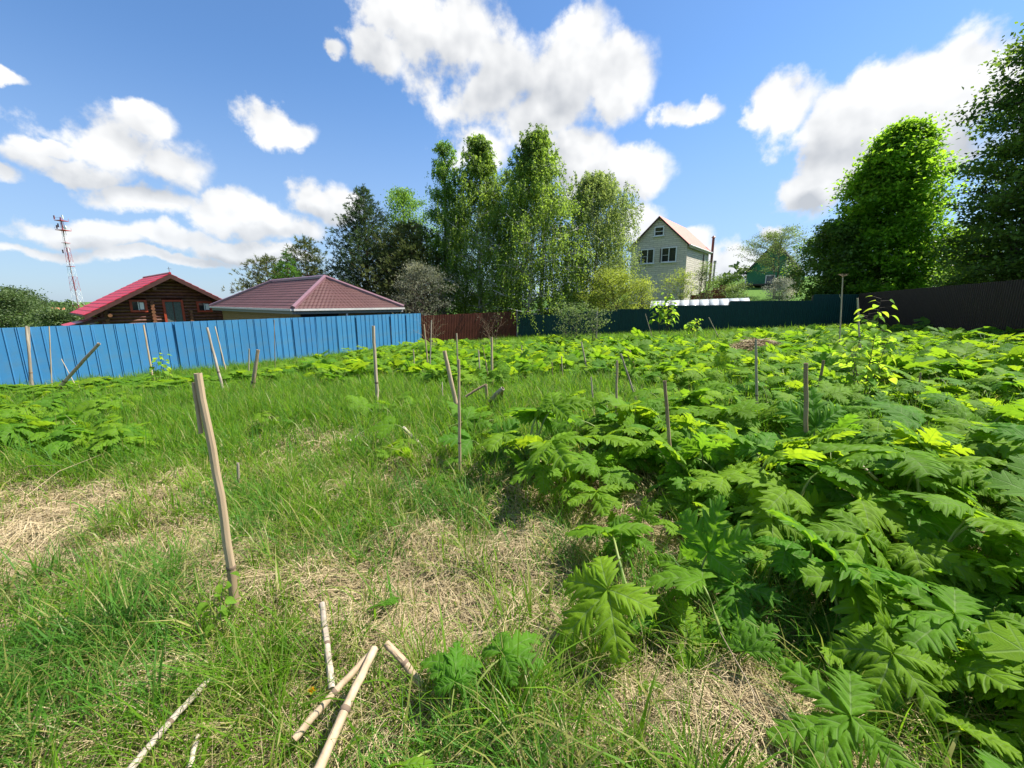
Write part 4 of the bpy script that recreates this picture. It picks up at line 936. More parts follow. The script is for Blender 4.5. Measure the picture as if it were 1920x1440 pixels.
# ------------------------------------------------------------------ hogweed
def hog_mat(name, c, t, transl=0.45):
    mt, nt = new_mat(name); L = nt.links; N = nt.nodes.new
    out = N('ShaderNodeOutputMaterial'); p = N('ShaderNodeBsdfPrincipled'); p.inputs['Roughness'].default_value = 0.6; p.inputs['Specular IOR Level'].default_value = 0.12
    uv = N('ShaderNodeUVMap'); sx = N('ShaderNodeSeparateXYZ'); L.new(uv.outputs[0], sx.inputs[0])
    def m(op, a, b=None):
        n = N('ShaderNodeMath'); n.operation = op
        for i, v in enumerate((a, b)):
            if v is None: continue
            if isinstance(v, (int, float)): n.inputs[i].default_value = v
            else: L.new(v, n.inputs[i])
        return n.outputs[0]
    def mr(x, a, b):
        n = N('ShaderNodeMapRange'); n.inputs[1].default_value = a; n.inputs[2].default_value = b; L.new(x, n.inputs[0]); return n.outputs[0]
    au = m('ABSOLUTE', m('SUBTRACT', sx.outputs[0], 0.5))                 # 0 midrib .. 0.5 edge
    mid = mr(au, 0.035, 0.010); ter = mr(m('ABSOLUTE', m('SUBTRACT', m('FRACT', m('ADD', m('MULTIPLY', sx.outputs[1], 14.0), m('MULTIPLY', au, 9.0))), 0.5)), 0.12, 0.02)
    ph = m('FRACT', m('MULTIPLY', sx.outputs[1], 4.0)); sec = mr(m('ABSOLUTE', m('SUBTRACT', ph, 0.62)), 0.075, 0.02)
    vein = m('MAXIMUM', m('MAXIMUM', mid, m('MULTIPLY', sec, 0.65)), m('MULTIPLY', ter, 0.30))
    oi = N('ShaderNodeObjectInfo'); tc = N('ShaderNodeTexCoord')
    nz = N('ShaderNodeTexNoise'); nz.inputs['Scale'].default_value = 7; nz.inputs['Detail'].default_value = 4; L.new(tc.outputs['Object'], nz.inputs['Vector'])
    rmp = N('ShaderNodeMix'); rmp.data_type = 'RGBA'; rmp.inputs[6].default_value = (c[0] * .68, c[1] * .80, c[2] * .9, 1); rmp.inputs[7].default_value = (c[0] * 1.55, c[1] * 1.16, c[2] * .9, 1); L.new(oi.outputs['Random'], rmp.inputs[0])
    nzm = N('ShaderNodeMix'); nzm.data_type = 'RGBA'; nzm.blend_type = 'MULTIPLY'; nzm.inputs[0].default_value = 0.6; L.new(rmp.outputs[2], nzm.inputs[6])
    gr = N('ShaderNodeValToRGB'); gr.color_ramp.elements[0].color = (.62, .66, .6, 1); gr.color_ramp.elements[1].color = (1.25, 1.2, 1.1, 1); gr.color_ramp.elements[0].position = .3; gr.color_ramp.elements[1].position = .7
    L.new(nz.outputs['Fac'], gr.inputs[0]); L.new(gr.outputs[0], nzm.inputs[7])
    vm_ = N('ShaderNodeMix'); vm_.data_type = 'RGBA'; L.new(m('MULTIPLY', vein, 0.55), vm_.inputs[0]); L.new(nzm.outputs[2], vm_.inputs[6]); vm_.inputs[7].default_value = (.26, .36, .14, 1)
    L.new(vm_.outputs[2], p.inputs['Base Color'])
    b = N('ShaderNodeBump'); b.inputs['Strength'].default_value = 0.35; b.inputs['Distance'].default_value = 0.008; b.invert = True
    n2 = N('ShaderNodeTexNoise'); n2.inputs['Scale'].default_value = 60; n2.inputs['Detail'].default_value = 2; L.new(tc.outputs['Object'], n2.inputs['Vector'])
    L.new(m('ADD', vein, m('MULTIPLY', n2.outputs['Fac'], .5)), b.inputs['Height']); L.new(b.outputs[0], p.inputs['Normal'])
    t_ = N('ShaderNodeBsdfTranslucent'); tm = N('ShaderNodeMix'); tm.data_type = 'RGBA'; tm.blend_type = 'MULTIPLY'; tm.inputs[0].default_value = 1
    vd = N('ShaderNodeMix'); vd.data_type = 'RGBA'; L.new(m('MULTIPLY', vein, .6), vd.inputs[0]); L.new(nzm.outputs[2], vd.inputs[6]); vd.inputs[7].default_value = (c[0] * .45, c[1] * .5, c[2] * .6, 1); L.new(vd.outputs[2], tm.inputs[6]); tm.inputs[7].default_value = (t[0] / c[0], t[1] / c[1], t[2] / c[2], 1); L.new(tm.outputs[2], t_.inputs[0])
    ms = N('ShaderNodeMixShader'); ms.inputs[0].default_value = transl; L.new(p.outputs[0], ms.inputs[1]); L.new(t_.outputs[0], ms.inputs[2]); L.new(ms.outputs[0], out.inputs[0])
    return mt
M_hog = hog_mat('hogweed_leaf', (0.112, 0.270, 0.017), (0.26, 0.49, 0.020), transl=0.52)
M_petiole = mat('hogweed_stalk', (0.13, 0.20, 0.045), (0.20, 0.24, 0.06), scale=8, rough=0.5, spec=0.3)
M_yleaf = mat('yellowing_leaf', (0.45, 0.36, 0.03), (0.30, 0.30, 0.04), scale=12, rough=0.6, transl=0.4, tcol=(.6, .5, .05))

def lobe(rg, length, width, ang, rows, cols, ox=0.0, oy=0.0, nsec=4, fold=0.30, droop=0.35, pleat=0.05):
    """one pinnately lobed segment along local +x rotated by ang; returns v, f, uv"""
    t = np.linspace(0, 1, rows); u = np.linspace(-1, 1, cols)
    env = np.sin(np.pi * np.clip(t, 0, 1) ** 0.72) ** 0.75; env = np.maximum(env, 0.10 * (1 - t)); env[-1] = 0.0
    ph = (t * nsec) % 1.0
    saw = np.where(ph < 0.62, ph / 0.62, (1 - ph) / 0.38)
    deep = rg.uniform(.48, .66) * np.sin(np.pi * np.clip(t, 0, 1)) ** 0.5
    fine = 0.16 * np.abs(((t * nsec * 3) % 1.0) - .5) * 2 if rows > 24 else np.zeros(rows)
    w = width * env * (1 - deep * (1 - saw) - fine)
    wl = w * rg.uniform(.85, 1.1); wr = w * rg.uniform(.85, 1.1)
    T, U = np.meshgrid(t, u, indexing='ij')
    W = np.where(U < 0, wl[:, None], wr[:, None])
    y = U * W; x = T * length + np.abs(U) * W * 0.78
    PH = (T * nsec) % 1.0
    quilt = np.abs(np.sin(np.pi * (PH - .62))) * np.abs(U) * (1.15 - np.abs(U))
    bend = rg.uniform(.6, 1.4) * droop
    tw = rg.normal() * .22
    z = fold * np.abs(y) * (1 - .45 * T) + pleat * quilt * length * 2.6 - bend * length * (x / length) ** 2 * .75 + tw * y + .04 * length * np.sin(3 * x / length + rg.uniform(0, 6)) * U
    z -= 0.35 * np.abs(y) * np.abs(U) ** 2
    ca, sa = math.cos(ang), math.sin(ang)
    v = np.stack([ox + x * ca - y * sa, oy + x * sa + y * ca, z], -1).reshape(-1, 3)
    i = np.arange(rows * cols).reshape(rows, cols)
    f = np.stack([i[:-1, :-1], i[1:, :-1], i[1:, 1:], i[:-1, 1:]], -1).reshape(-1, 4)
    uv = np.stack([U * .5 + .5, T], -1).reshape(-1, 2)
    return v, f, uv
def hog_leaf(seed, rows, cols, hgt, reach, size, mt=None, droop=0.3, tilt=None, nlob=5):
    """leaf with its stalk: the stalk leaves the ground at the origin, bows outwards along +x and carries the blade"""
    rg = np.random.default_rng(seed)
    s = np.linspace(0, 1, 7); P = np.stack([reach * s ** 1.3, 0.03 * np.sin(3 * s), hgt * (1 - (1 - s) ** 1.7)], -1)
    T = Tubes(); T.add(P, (.011 * (1 - .5 * s)) * (0.6 + size), 6)
    V = [np.concatenate(T.v)]; F = [np.concatenate(T.f)]; UV = [np.full((len(V[0]), 2), .5)]; n0 = len(V[0]); MI = [np.ones(len(F[0]), dtype=int)]
    tip = P[-1]; tl = rg.uniform(-.95, .30) if tilt is None else tilt          # blade pitch, + = tip down
    spec = [(0, 1.0, .36), (.92, .80, .33), (-.92, .80, .33), (1.95, .58, .28), (-1.95, .58, .28)][:nlob]
    for a, l, w in spec:
        l2 = l * size * rg.uniform(.9, 1.08); v, f, uv = lobe(rg, l2, w * size * rg.uniform(.9, 1.1), a + rg.normal() * .09, rows, cols, droop=droop)
        if a != 0: v[:, 2] += .012 * abs(a)
        # blade cup and pitch
        r = np.hypot(v[:, 0], v[:, 1]); v[:, 2] += .10 * r
        ct, st_ = math.cos(tl), math.sin(tl); x, z = v[:, 0].copy(), v[:, 2].copy(); v[:, 0] = x * ct + z * st_; v[:, 2] = -x * st_ + z * ct
        V.append(v + tip); F.append(f + n0); UV.append(uv); n0 += len(v); MI.append(np.zeros(len(f), dtype=int))
    return np_mesh('leaf', np.concatenate(V), np.concatenate(F), [mt or M_hog, M_petiole], uv=np.concatenate(UV), smooth=True, mi=np.concatenate(MI))
def leaf_pool(seed, rows, cols, n, hmul):
    rr = random.Random(seed); out = []
    for i in range(n):
        out.append(hog_leaf(seed + i, rows, cols, hmul * rr.uniform(.20, .56), rr.uniform(.10, .38), rr.uniform(.24, .42), droop=rr.uniform(.12, .5), nlob=(5, 5, 3, 5, 4)[i % 5]))
    return out
LEAF_HI = leaf_pool(100, 49, 7, 12, .86)
LEAF_MD = leaf_pool(200, 25, 5, 14, .86)
LEAF_LO = leaf_pool(300, 13, 3, 14, .98)
HOGN = [0]
def hogweed(x, y, size, label, group, lod=1, nleaf=5, seed=0, open_=1.0, lean=0.0, az0=None):
    rr = random.Random(seed * 7919 + 13); z = float(gz(x, y)) - .02
    e = empty('hogweed_plant', (x, y, z), label, 'hogweed', group); e.rotation_euler[2] = rr.uniform(0, 6.28) if az0 is None else az0
    pool = (LEAF_HI, LEAF_MD, LEAF_LO)[lod]; a = 0.0
    for i in range(nleaf):
        me = pool[rr.randrange(len(pool))]; o = bpy.data.objects.new('leaf', me); COL.objects.link(o); o.parent = e
        k = size * rr.uniform(.55, 1.15) * (1.0 if i < nleaf - 2 else .6); o.scale = (k * open_, k * open_, k * rr.uniform(.85, 1.15))
        o.rotation_euler = (rr.gauss(0, .28), rr.gauss(.0, .30), a + rr.uniform(-.35, .35)); a += 2.39996 if nleaf > 3 else 6.283 / nleaf
    HOGN[0] += 1
    return e
# hand-placed plants of the foreground: base pixel, size, leaves
EDGE = 'hogweed plants in the open grass'
for k, (px, py, sz, nl, lod, lab, az) in enumerate((
    (1200, 1185, .78, 5, 0, 'large hogweed at the left tip of the dense patch, dark jagged leaf hanging over grass', 3.3),
    (1390, 1290, .70, 3, 0, 'hogweed with upturned bluish leaf right of the dry seed head', 2.2),
    (1330, 1150, .62, 4, 0, 'hogweed between the jagged dark leaf and the upturned leaf', 1.0),
    (850, 1425, .62, 6, 0, 'isolated small hogweed at the bottom centre beside yellow leaves', 1.9),
    (695, 1215, .38, 4, 0, 'tiny hogweed sprouting where the broken stems meet', 1.2),
    (1640, 1270, .62, 5, 0, 'big hogweed with long lit leaf edges near the bottom right', 3.4),
    (1730, 1480, .60, 5, 0, 'hogweed at the bottom right edge with a pale-veined leaf', 2.6),
    (1880, 1320, .80, 6, 0, 'very large hogweed filling the lower right corner', 3.0),
    (1000, 905, 1.15, 8, 0, 'big hogweed in the middle of the grass with a pale round leaf', 1.2),
    (1060, 925, .95, 7, 0, 'dark hogweed leaning right of the big middle one', 0.2),
    (730, 880, .62, 5, 0, 'spreading low hogweed left of the leaning pale stick', 3.0),
    (860, 915, .50, 4, 0, 'small hogweed at the foot of the thin upright stem', 1.5),
    (930, 862, .85, 6, 1, 'hogweed just behind the thin upright stem', 1.0),
    (800, 845, .85, 6, 1, 'hogweed below the thick leaning stem', 2.0),
    (870, 820, .85, 5, 1, 'hogweed between the thick leaning stem and the bent stem', .6),
    (760, 780, .85, 6, 1, 'bluish hogweed right of the tall lone stem', 2.2),
    (715, 790, .70, 5, 1, 'hogweed touching the base of the tall lone stem', 2.9),
    (505, 815, .52, 5, 1, 'low dark hogweed in the grass right of the tall pale stake', 0.5),
    (450, 820, .46, 5, 1, 'low hogweed close behind the tall pale stake', 2.5),
    (720, 1010, .20, 3, 0, 'seedling hogweed in the straw right of the tall pale stake', 1.0),
    (660, 1075, .24, 3, 0, 'seedling hogweed on the straw mound above the broken stems', 2.0),
    (1222, 1330, .20, 3, 0, 'two-leaved seedling beside the dry seed head', 1.6),
    (640, 740, .6, 5, 1, 'small hogweed left of the tall lone stem in grass', 1.1))):
    g_ = on_ground(px, py); hogweed(g_.x, g_.y, sz * (1.5 if lod == 1 else 1.25 if sz > .4 else 1.0), lab, EDGE, lod, nl, 1000 + k, 1.0, 0, az)
# the dense patch
PATCH = [(1120, 880), (1100, 940), (1170, 1020), (1270, 1100), (1450, 1150), (1560, 1220), (1660, 1320), (1760, 1440), (1860, 1600), (2300, 1700), (2600, 1400), (2150, 640), (1920, 652), (1760, 634), (1640, 626), (1480, 640), (1260, 652), (1130, 652), (980, 653), (820, 655), (690, 668), (590, 690), (560, 712), (640, 722), (700, 712), (800, 724), (880, 748), (960, 742), (1000, 720), (1060, 712), (1120, 722), (1190, 735), (1260, 775), (1215, 800), (1140, 815)]
MOUND = on_ground(1422, 668)
pts = []
rg = np.random.default_rng(5)
for Y in np.arange(0.9, 29.0, 0.55):
    st = 0.50 if Y < 7 else (0.64 if Y < 13 else 0.74)
    for X in np.arange(-9, 22, st):
        x, y = X + rg.uniform(-.28, .28), Y + rg.uniform(-.26, .26); z = float(gz(x, y)); px, py = to_px((x, y, z))
        if not inside(PATCH, px, py): continue
        if math.hypot(x - MOUND.x, (y - MOUND.y)) < 1.1: continue
        if y > 14 and rg.uniform() < .12: continue
        # behind the fences nothing grows
        if (x - FB0.x) * db.y - (y - FB0.y) * db.x < .35 and x < -5: continue
        pts.append((x, y, px, py))
def dist(p): return math.hypot(p[0], p[1])
pts.sort(key=dist)
inview = [p for p in pts if -60 < p[2] < 2060 and p[3] < 1620]
NEARN = 275
LANDM = [(1258, 870, 'the brown stem left of the patch centre'), (1419, 760, 'the whitish upright stem'), (1510, 840, 'the thick dark upright stem'), (1612, 780, 'the bright linden sapling'), (1722, 740, 'the short stump at the right'), (1422, 668, 'the brown brush pile'),
         (1574, 660, 'the stem with the dead flower head'), (1118, 655, 'the thin bleached pole at the green fence'), (1242, 650, 'the slim young tree at the green fence'), (1155, 810, 'the upright stem at the rim of the clearing'), (1188, 705, 'the thin leaning stems'), (1070, 660, 'the small currant bush'),
         (923, 730, 'the mid-distance stem cluster'), (804, 700, 'the two stems at the end of the blue fence'), (708, 740, 'the tall lone grey stem'), (1055, 710, 'the short stem at the far rim of the clearing'), (1600, 1300, 'the big hogweed with lit leaf edges'), (1860, 1330, 'the very large corner hogweed'),
         (1640, 900, 'the dry stick among the leaves'), (1800, 1085, 'the yellow leaf in the right patch'), (1330, 1150, 'the hogweed beside the jagged dark leaf'), (1800, 680, 'the dark brown right fence'), (860, 700, 'the grey stem above the thin upright one'), (600, 700, 'the leaves nearest the blue fence')]
for k, (x, y, px, py) in enumerate(inview[:NEARN]):
    d_ = math.hypot(x, y); lod = 0 if d_ < 4.6 else (1 if d_ < 9 else 2)
    sz = (.98 if d_ < 3 else 1.08 if d_ < 6 else .98) * (0.75 + 0.5 * float(vnoise(x, y, 1.7, 3))) * (1.0 if d_ < 8 else .98)
    lm = min(LANDM, key=lambda q: ((q[0] - px) / 1.6) ** 2 + ((q[1] - py) * 1.4) ** 2); dx_, dy_ = px - lm[0], py - lm[1]
    rel = ('right of' if dx_ > 0 else 'left of') if abs(dx_) > 1.3 * abs(dy_) else ('in front of' if dy_ > 0 else 'behind')
    lab = 'hogweed plant %s %s' % (rel, lm[2]); grp = 'hogweed %s %s' % (rel, lm[2])
    hogweed(x, y, sz, lab, grp, lod, int(rg.integers(11, 15)) if d_ > 3 else 9, 5000 + k, 1.0)
rest = inview[NEARN:] + [p for p in pts if p not in set(inview)]
rest = [p for p in rest]
# ------------------------------------------------------------------ instancing for uncountable cover
def variants(name, meshes):
    c = bpy.data.collections.new(name)
    for i, me in enumerate(meshes):
        o = bpy.data.objects.new('%s_%02d' % (name, i), me); c.objects.link(o)
    return c
def scatter(name, label, cat, pos, rot, scl, vid, coll):
    me = bpy.data.meshes.new(name); n = len(pos); me.vertices.add(n); me.vertices.foreach_set('co', np.asarray(pos, dtype=np.float32).ravel())
    a = me.attributes.new('rot', 'FLOAT_VECTOR', 'POINT'); a.data.foreach_set('vector', np.asarray(rot, dtype=np.float32).ravel())
    a = me.attributes.new('scl', 'FLOAT_VECTOR', 'POINT'); a.data.foreach_set('vector', np.asarray(scl, dtype=np.float32).ravel())
    a = me.attributes.new('vid', 'INT', 'POINT'); a.data.foreach_set('value', np.asarray(vid, dtype=np.int32))
    o = link(name, me); tag(o, label, cat, kind='stuff')
    ng = bpy.data.node_groups.new(name, 'GeometryNodeTree')
    ng.interface.new_socket('Geometry', in_out='INPUT', socket_type='NodeSocketGeometry'); ng.interface.new_socket('Geometry', in_out='OUTPUT', socket_type='NodeSocketGeometry')
    N = ng.nodes.new; gi, go = N('NodeGroupInput'), N('NodeGroupOutput'); ip = N('GeometryNodeInstanceOnPoints'); ci = N('GeometryNodeCollectionInfo')
    ci.inputs['Collection'].default_value = coll; ci.inputs['Separate Children'].default_value = True; ci.inputs['Reset Children'].default_value = True
    def att(nm, ty):
        q = N('GeometryNodeInputNamedAttribute'); q.data_type = ty; q.inputs[0].default_value = nm; return [s for s in q.outputs if s.enabled and s.name == 'Attribute'][0]
    er = N('FunctionNodeEulerToRotation'); ng.links.new(att('rot', 'FLOAT_VECTOR'), er.inputs[0])
    ng.links.new(gi.outputs[0], ip.inputs['Points']); ng.links.new(ci.outputs[0], ip.inputs['Instance']); ip.inputs['Pick Instance'].default_value = True
    ng.links.new(att('vid', 'INT'), ip.inputs['Instance Index']); ng.links.new(er.outputs[0], ip.inputs['Rotation']); ng.links.new(att('scl', 'FLOAT_VECTOR'), ip.inputs['Scale'])
    ng.links.new(ip.outputs[0], go.inputs[0])
    md = o.modifiers.new('scatter', 'NODES'); md.node_group = ng; return o
if rest:
    P, Ro, S, V = [], [], [], []
    for (x, y, px, py) in rest:
        z = float(gz(x, y)) - .02; n = rg.integers(9, 13); a0 = rg.uniform(0, 6.28); s0 = .92 * (0.75 + .5 * float(vnoise(x, y, 1.7, 3)))
        for i in range(n):
            k = s0 * rg.uniform(.55, 1.15); P.append((x, y, z)); Ro.append((rg.normal() * .16, rg.normal() * .18, a0 + 2.4 * i)); S.append((k, k, k * rg.uniform(.85, 1.15))); V.append(rg.integers(0, len(LEAF_LO)))
    scatter('hogweed_cover', 'far mass of hogweed leaves along the foot of the fences', 'hogweed', P, Ro, S, V, variants('hogweed_far_leaf', LEAF_LO))
# ------------------------------------------------------------------ grass and straw
def blade_mat(name, lo, hi, tl, transl, rough=0.45, spec=0.3):
    """colour differs from blade to blade through the 'tone' value stored on the mesh"""
    mt, nt = new_mat(name); L = nt.links; N = nt.nodes.new
    out = N('ShaderNodeOutputMaterial'); p = N('ShaderNodeBsdfPrincipled'); p.inputs['Roughness'].default_value = rough; p.inputs['Specular IOR Level'].default_value = spec
    at = N('ShaderNodeAttribute'); at.attribute_name = 'tone'
    def mx(a, b):
        n = N('ShaderNodeMix'); n.data_type = 'RGBA'; L.new(at.outputs['Fac'], n.inputs[0]); n.inputs[6].default_value = (*a, 1); n.inputs[7].default_value = (*b, 1); return n.outputs[2]
    L.new(mx(lo, hi), p.inputs['Base Color'])
    t_ = N('ShaderNodeBsdfTranslucent'); L.new(mx(tl[0], tl[1]), t_.inputs[0])
    ms = N('ShaderNodeMixShader'); ms.inputs[0].default_value = transl; L.new(p.outputs[0], ms.inputs[1]); L.new(t_.outputs[0], ms.inputs[2]); L.new(ms.outputs[0], out.inputs[0])
    return mt
M_grass = [blade_mat('grass_blade', (0.055, 0.150, 0.009), (0.165, 0.300, 0.018), ((.15, .35, .010), (.35, .56, .025)), .48, rough=.55, spec=.16),
           blade_mat('grass_blade_bluish', (0.042, 0.135, 0.014), (0.10, 0.24, 0.025), ((.11, .28, .02), (.24, .45, .03)), .44, rough=.55, spec=.18),
           blade_mat('grass_blade_yellow', (0.16, 0.19, 0.035), (0.33, 0.30, 0.10), ((.30, .36, .05), (.5, .48, .12)), .38)]
M_straw = blade_mat('dry_straw', (0.22, 0.160, 0.078), (0.56, 0.455, 0.270), ((.25, .18, .08), (.42, .33, .18)), .12, rough=.65, spec=.15)
def blade_arrays(rg, x, y, z, h, w, lean, curl, segs, head=None, lie=False, lift=None):
    n = len(x); s = np.linspace(0, 1, segs + 1)[None, :]
    b = rg.uniform(0, 6.283, n) if head is None else head
    h = h[:, None]; w = w[:, None]
    if lie:
        bend = rg.normal(size=n) * .55; an = b[:, None] + bend[:, None] * s; dx, dy = np.cos(an), np.sin(an)
        X = np.concatenate([np.zeros((n, 1)), np.cumsum(dx[:, :-1] * h / segs, 1)], 1); Y = np.concatenate([np.zeros((n, 1)), np.cumsum(dy[:, :-1] * h / segs, 1)], 1)
        X -= X[:, -1:] / 2; Y -= Y[:, -1:] / 2
        l0 = rg.uniform(0, .045, n) if lift is None else lift
        Z = l0[:, None] + rg.uniform(-.01, .06, n)[:, None] * np.sin(np.pi * s) + rg.normal(size=n)[:, None] * .035 * s
        sd_ = np.stack([-dy, dx, np.repeat(rg.normal(size=n)[:, None] * .5, segs + 1, 1)], -1)
    else:
        ln = lean * rg.uniform(.1, 1.2, n)[:, None]; cu = curl * rg.uniform(.15, 1.4, n)[:, None]
        ho = ln * s + cu * s ** 2.4; ve = s * (1 - .42 * np.minimum(cu, 1.4) * s ** 2)
        X, Y, Z = h * ho * np.cos(b)[:, None], h * ho * np.sin(b)[:, None], h * ve - .01
        tw = b[:, None] + rg.uniform(-.9, .9, n)[:, None] * s; sd_ = np.stack([-np.sin(tw), np.cos(tw), 0 * tw], -1)
    C = np.stack([x[:, None] + X, y[:, None] + Y, z[:, None] + Z], -1)
    wd = w * (1 - .15 * s) * np.where(s > .5, 1 - (np.maximum(s - .5, 0) / .5) ** 1.5 * .95, 1)
    V = np.stack([C - sd_ * wd[..., None] / 2, C + sd_ * wd[..., None] / 2], 2).reshape(-1, 3)
    k = (segs + 1) * 2; j = (np.arange(n) * k)[:, None] + (np.arange(segs) * 2)[None, :]
    F = np.stack([j, j + 1, j + 3, j + 2], -1).reshape(-1, 4)
    return V, F, k
def blade_mesh(name, parts, mats):
    """parts: list of (V, F, verts per blade, segs, tone per blade, material index per blade)"""
    V = np.concatenate([p[0] for p in parts]); o = 0; F = []; tone = []; mi = []
    for v, f, k, segs, tn, m_ in parts:
        F.append(f + o); o += len(v); tone.append(np.repeat(tn, k)); mi.append(np.repeat(m_, segs))
    me = np_mesh(name, V, np.concatenate(F), mats, smooth=True, mi=np.concatenate(mi))
    a = me.attributes.new('tone', 'FLOAT', 'POINT'); a.data.foreach_set('value', np.concatenate(tone).astype(np.float32)); return me
DRY = ((60, 1030, 130, 70, .55), (110, 950, 150, 30, .45), (300, 940, 130, 45, .32), (560, 830, 130, 35, .30), (750, 1120, 150, 110, .34), (870, 1180, 110, 90, .25), (620, 1080, 60, 60, .3), (1100, 1150, 90, 100, .2),
       (1350, 1400, 240, 90, .5), (1300, 1330, 120, 60, .3), (1000, 760, 60, 25, .38), (600, 870, 60, 40, .2), (450, 1100, 120, 90, .15), (1150, 930, 60, 70, .25), (980, 960, 120, 60, .12), (1060, 1360, 120, 60, .2),
       (120, 820, 250, 70, -.40), (700, 1000, 120, 60, -.15), (150, 1320, 220, 120, -.30), (350, 1250, 150, 90, -.22), (1150, 1170, 80, 70, -.35), (900, 1350, 200, 80, -.12), (500, 980, 90, 40, -.15), (250, 1130, 120, 60, -.15), (560, 1260, 80, 60, -.15))
def cover(x, y):
    """dryness: low = lush grass, high = bare straw"""
    px, py = to_px(np.stack([x, y, gz(x, y)], -1))
    n = .40 * vnoise(x, y, .55, 1) + .40 * vnoise(x, y, .20, 2) + .34 * vnoise(x, y, .075, 3) - .095
    n = n + np.interp(py, [640, 760, 830, 900, 1000, 1440], [-.24, -.18, -.08, .04, .08, .04])
    n = n - .30 * inside(PATCH, px, py) * np.clip((px - 1150) / 250, 0, 1) * (1 - np.exp(-(((px - 1350) / 300) ** 2 + ((py - 1400) / 150) ** 2)))
    for cx, cy, rx, ry, k in DRY: n = n + k * np.exp(-(((px - cx) / rx) ** 2 + ((py - cy) / ry) ** 2))
    return n, px, py
kk_ = (Vector((13.6, 9.0)) - FG1).normalized(); dg_ = (FG1 - FG0).normalized(); rr_ = (FG0 - FB1).normalized()
def on_plot(x, y, mrg):
    side = lambda p, d: (x - p.x) * d.y - (y - p.y) * d.x
    return (side(FB0, db) > mrg) & (side(FG0, dg_) > mrg) & (side(FG1, kk_) > mrg) & (side(FB1, rr_) > mrg)
def sample(dens, y0, y1, seed):
    rg = np.random.default_rng(seed); w = 1.42 * y1 + 1.6; n = int(dens * 2 * w * (y1 - y0)); x = rg.uniform(-w, w, n); y = rg.uniform(y0, y1, n)
    ok = (np.abs(x) < 1.42 * y + .7) | ((np.abs(x) < 1.42 * y + 1.6) & (rg.uniform(size=n) < .4)); return x[ok], y[ok], rg
NEAR = 4.6
gparts = []; sparts = []
for dens, y0, y1, segs, wk in ((4000, .30, 1.7, 4, 1.1), (2800, 1.7, 2.9, 3, 1.25), (1900, 2.9, NEAR, 3, 1.5)):
    x, y, rg = sample(dens, y0, y1, int(y0 * 1000)); cl = 0.035
    # blades stand in tufts
    tx = np.round(x / .09 + rg.normal(size=len(x)) * .2) * .09; ty = np.round(y / .09 + rg.normal(size=len(x)) * .2) * .09
    hx = vnoise(tx, ty, .09, 31) * .09; hy = vnoise(tx, ty, .09, 37) * .09
    x = x * .45 + (tx + hx - .045) * .55; y = y * .45 + (ty + hy - .045) * .55
    dry, px, py = cover(x, y); hog = inside(PATCH, px, py); tuft = vnoise(x, y, .13, 9)
    pg = np.clip(1.25 - 1.55 * (dry - .22) + .5 * (tuft - .5), .10, 1.0) * np.where(hog, .50, 1.0)
    kp = (rg.uniform(size=len(x)) < pg) & on_plot(x, y, .05); x, y, dry, tuft = x[kp], y[kp], dry[kp], tuft[kp]; n = len(x)
    broad = rg.uniform(size=n) < .06
    h = np.where(hog[kp], .75, 1.0) * np.clip(.245 + .12 * (.5 - dry) + .20 * (tuft - .45), .07, .42) * rg.uniform(.5, 1.25, n) * np.where(broad, 1.15, 1); w = np.where(broad, .010, .0048) * rg.uniform(.7, 1.25, n) * wk
    V, F, k = blade_arrays(rg, x, y, gz(x, y), h, w, .30, .65, segs)
    tn = np.clip(rg.normal(size=n) * .22 + .32 + .5 * (vnoise(x, y, .8, 5) - .5) + .25 * dry, 0, 1); m_ = np.where(rg.uniform(size=n) < .13 + .28 * np.clip(dry, 0, 1), 2, np.where(vnoise(x, y, .5, 6) > .6, 1, 0))
    gparts.append((V, F, k, segs, tn, m_))
for dens, y0, y1, segs, wk in ((5600, .30, 1.7, 3, .66), (3400, 1.7, 2.9, 3, .80), (1700, 2.9, NEAR, 2, 1.2)):
    x, y, rg = sample(dens, y0, y1, int(y0 * 1000) + 5); dry, px, py = cover(x, y)
    pg = np.clip(.34 + 1.5 * (dry - .30), .12, 1.0); kp = (rg.uniform(size=len(x)) < pg) & on_plot(x, y, .1); x, y, dry = x[kp], y[kp], dry[kp]; n = len(x)
    swirl = 6.283 * vnoise(x, y, .5, 12) * 1.5 + rg.normal(size=n) * .75
    mound = np.clip(.15 * (vnoise(x, y, .30, 14) - .35), 0, .1) * np.clip(dry * 1.5, .3, 1)
    V, F, k = blade_arrays(rg, x, y, gz(x, y), rg.uniform(.10, .36, n), .0040 * rg.uniform(.6, 1.4, n) * wk, 0, 0, segs, head=swirl, lie=True, lift=mound + rg.uniform(0, .025, n))
    sparts.append((V, F, k, segs, np.clip(rg.normal(size=n) * .25 + .52, 0, 1), np.zeros(n, dtype=int)))
    q = rg.uniform(size=n) < .10; xs, ys = x[q], y[q]; m2 = len(xs)
    V, F, k = blade_arrays(rg, xs, ys, gz(xs, ys), rg.uniform(.10, .26, m2), .0034 * wk * np.ones(m2), .8, .9, segs); sparts.append((V, F, k, segs, np.clip(rg.normal(size=m2) * .2 + .6, 0, 1), np.zeros(m2, dtype=int)))
o = link('grass', blade_mesh('grass', gparts, M_grass)); tag(o, 'green grass blades growing over the near part of the plot', 'grass', kind='stuff')
o = link('straw', blade_mesh('straw', sparts, [M_straw])); tag(o, 'matted tan straw of last year lying on the near ground', 'straw', kind='stuff')
print('near tris', sum(len(p[1]) for p in gparts) * 2, sum(len(p[1]) for p in sparts) * 2)
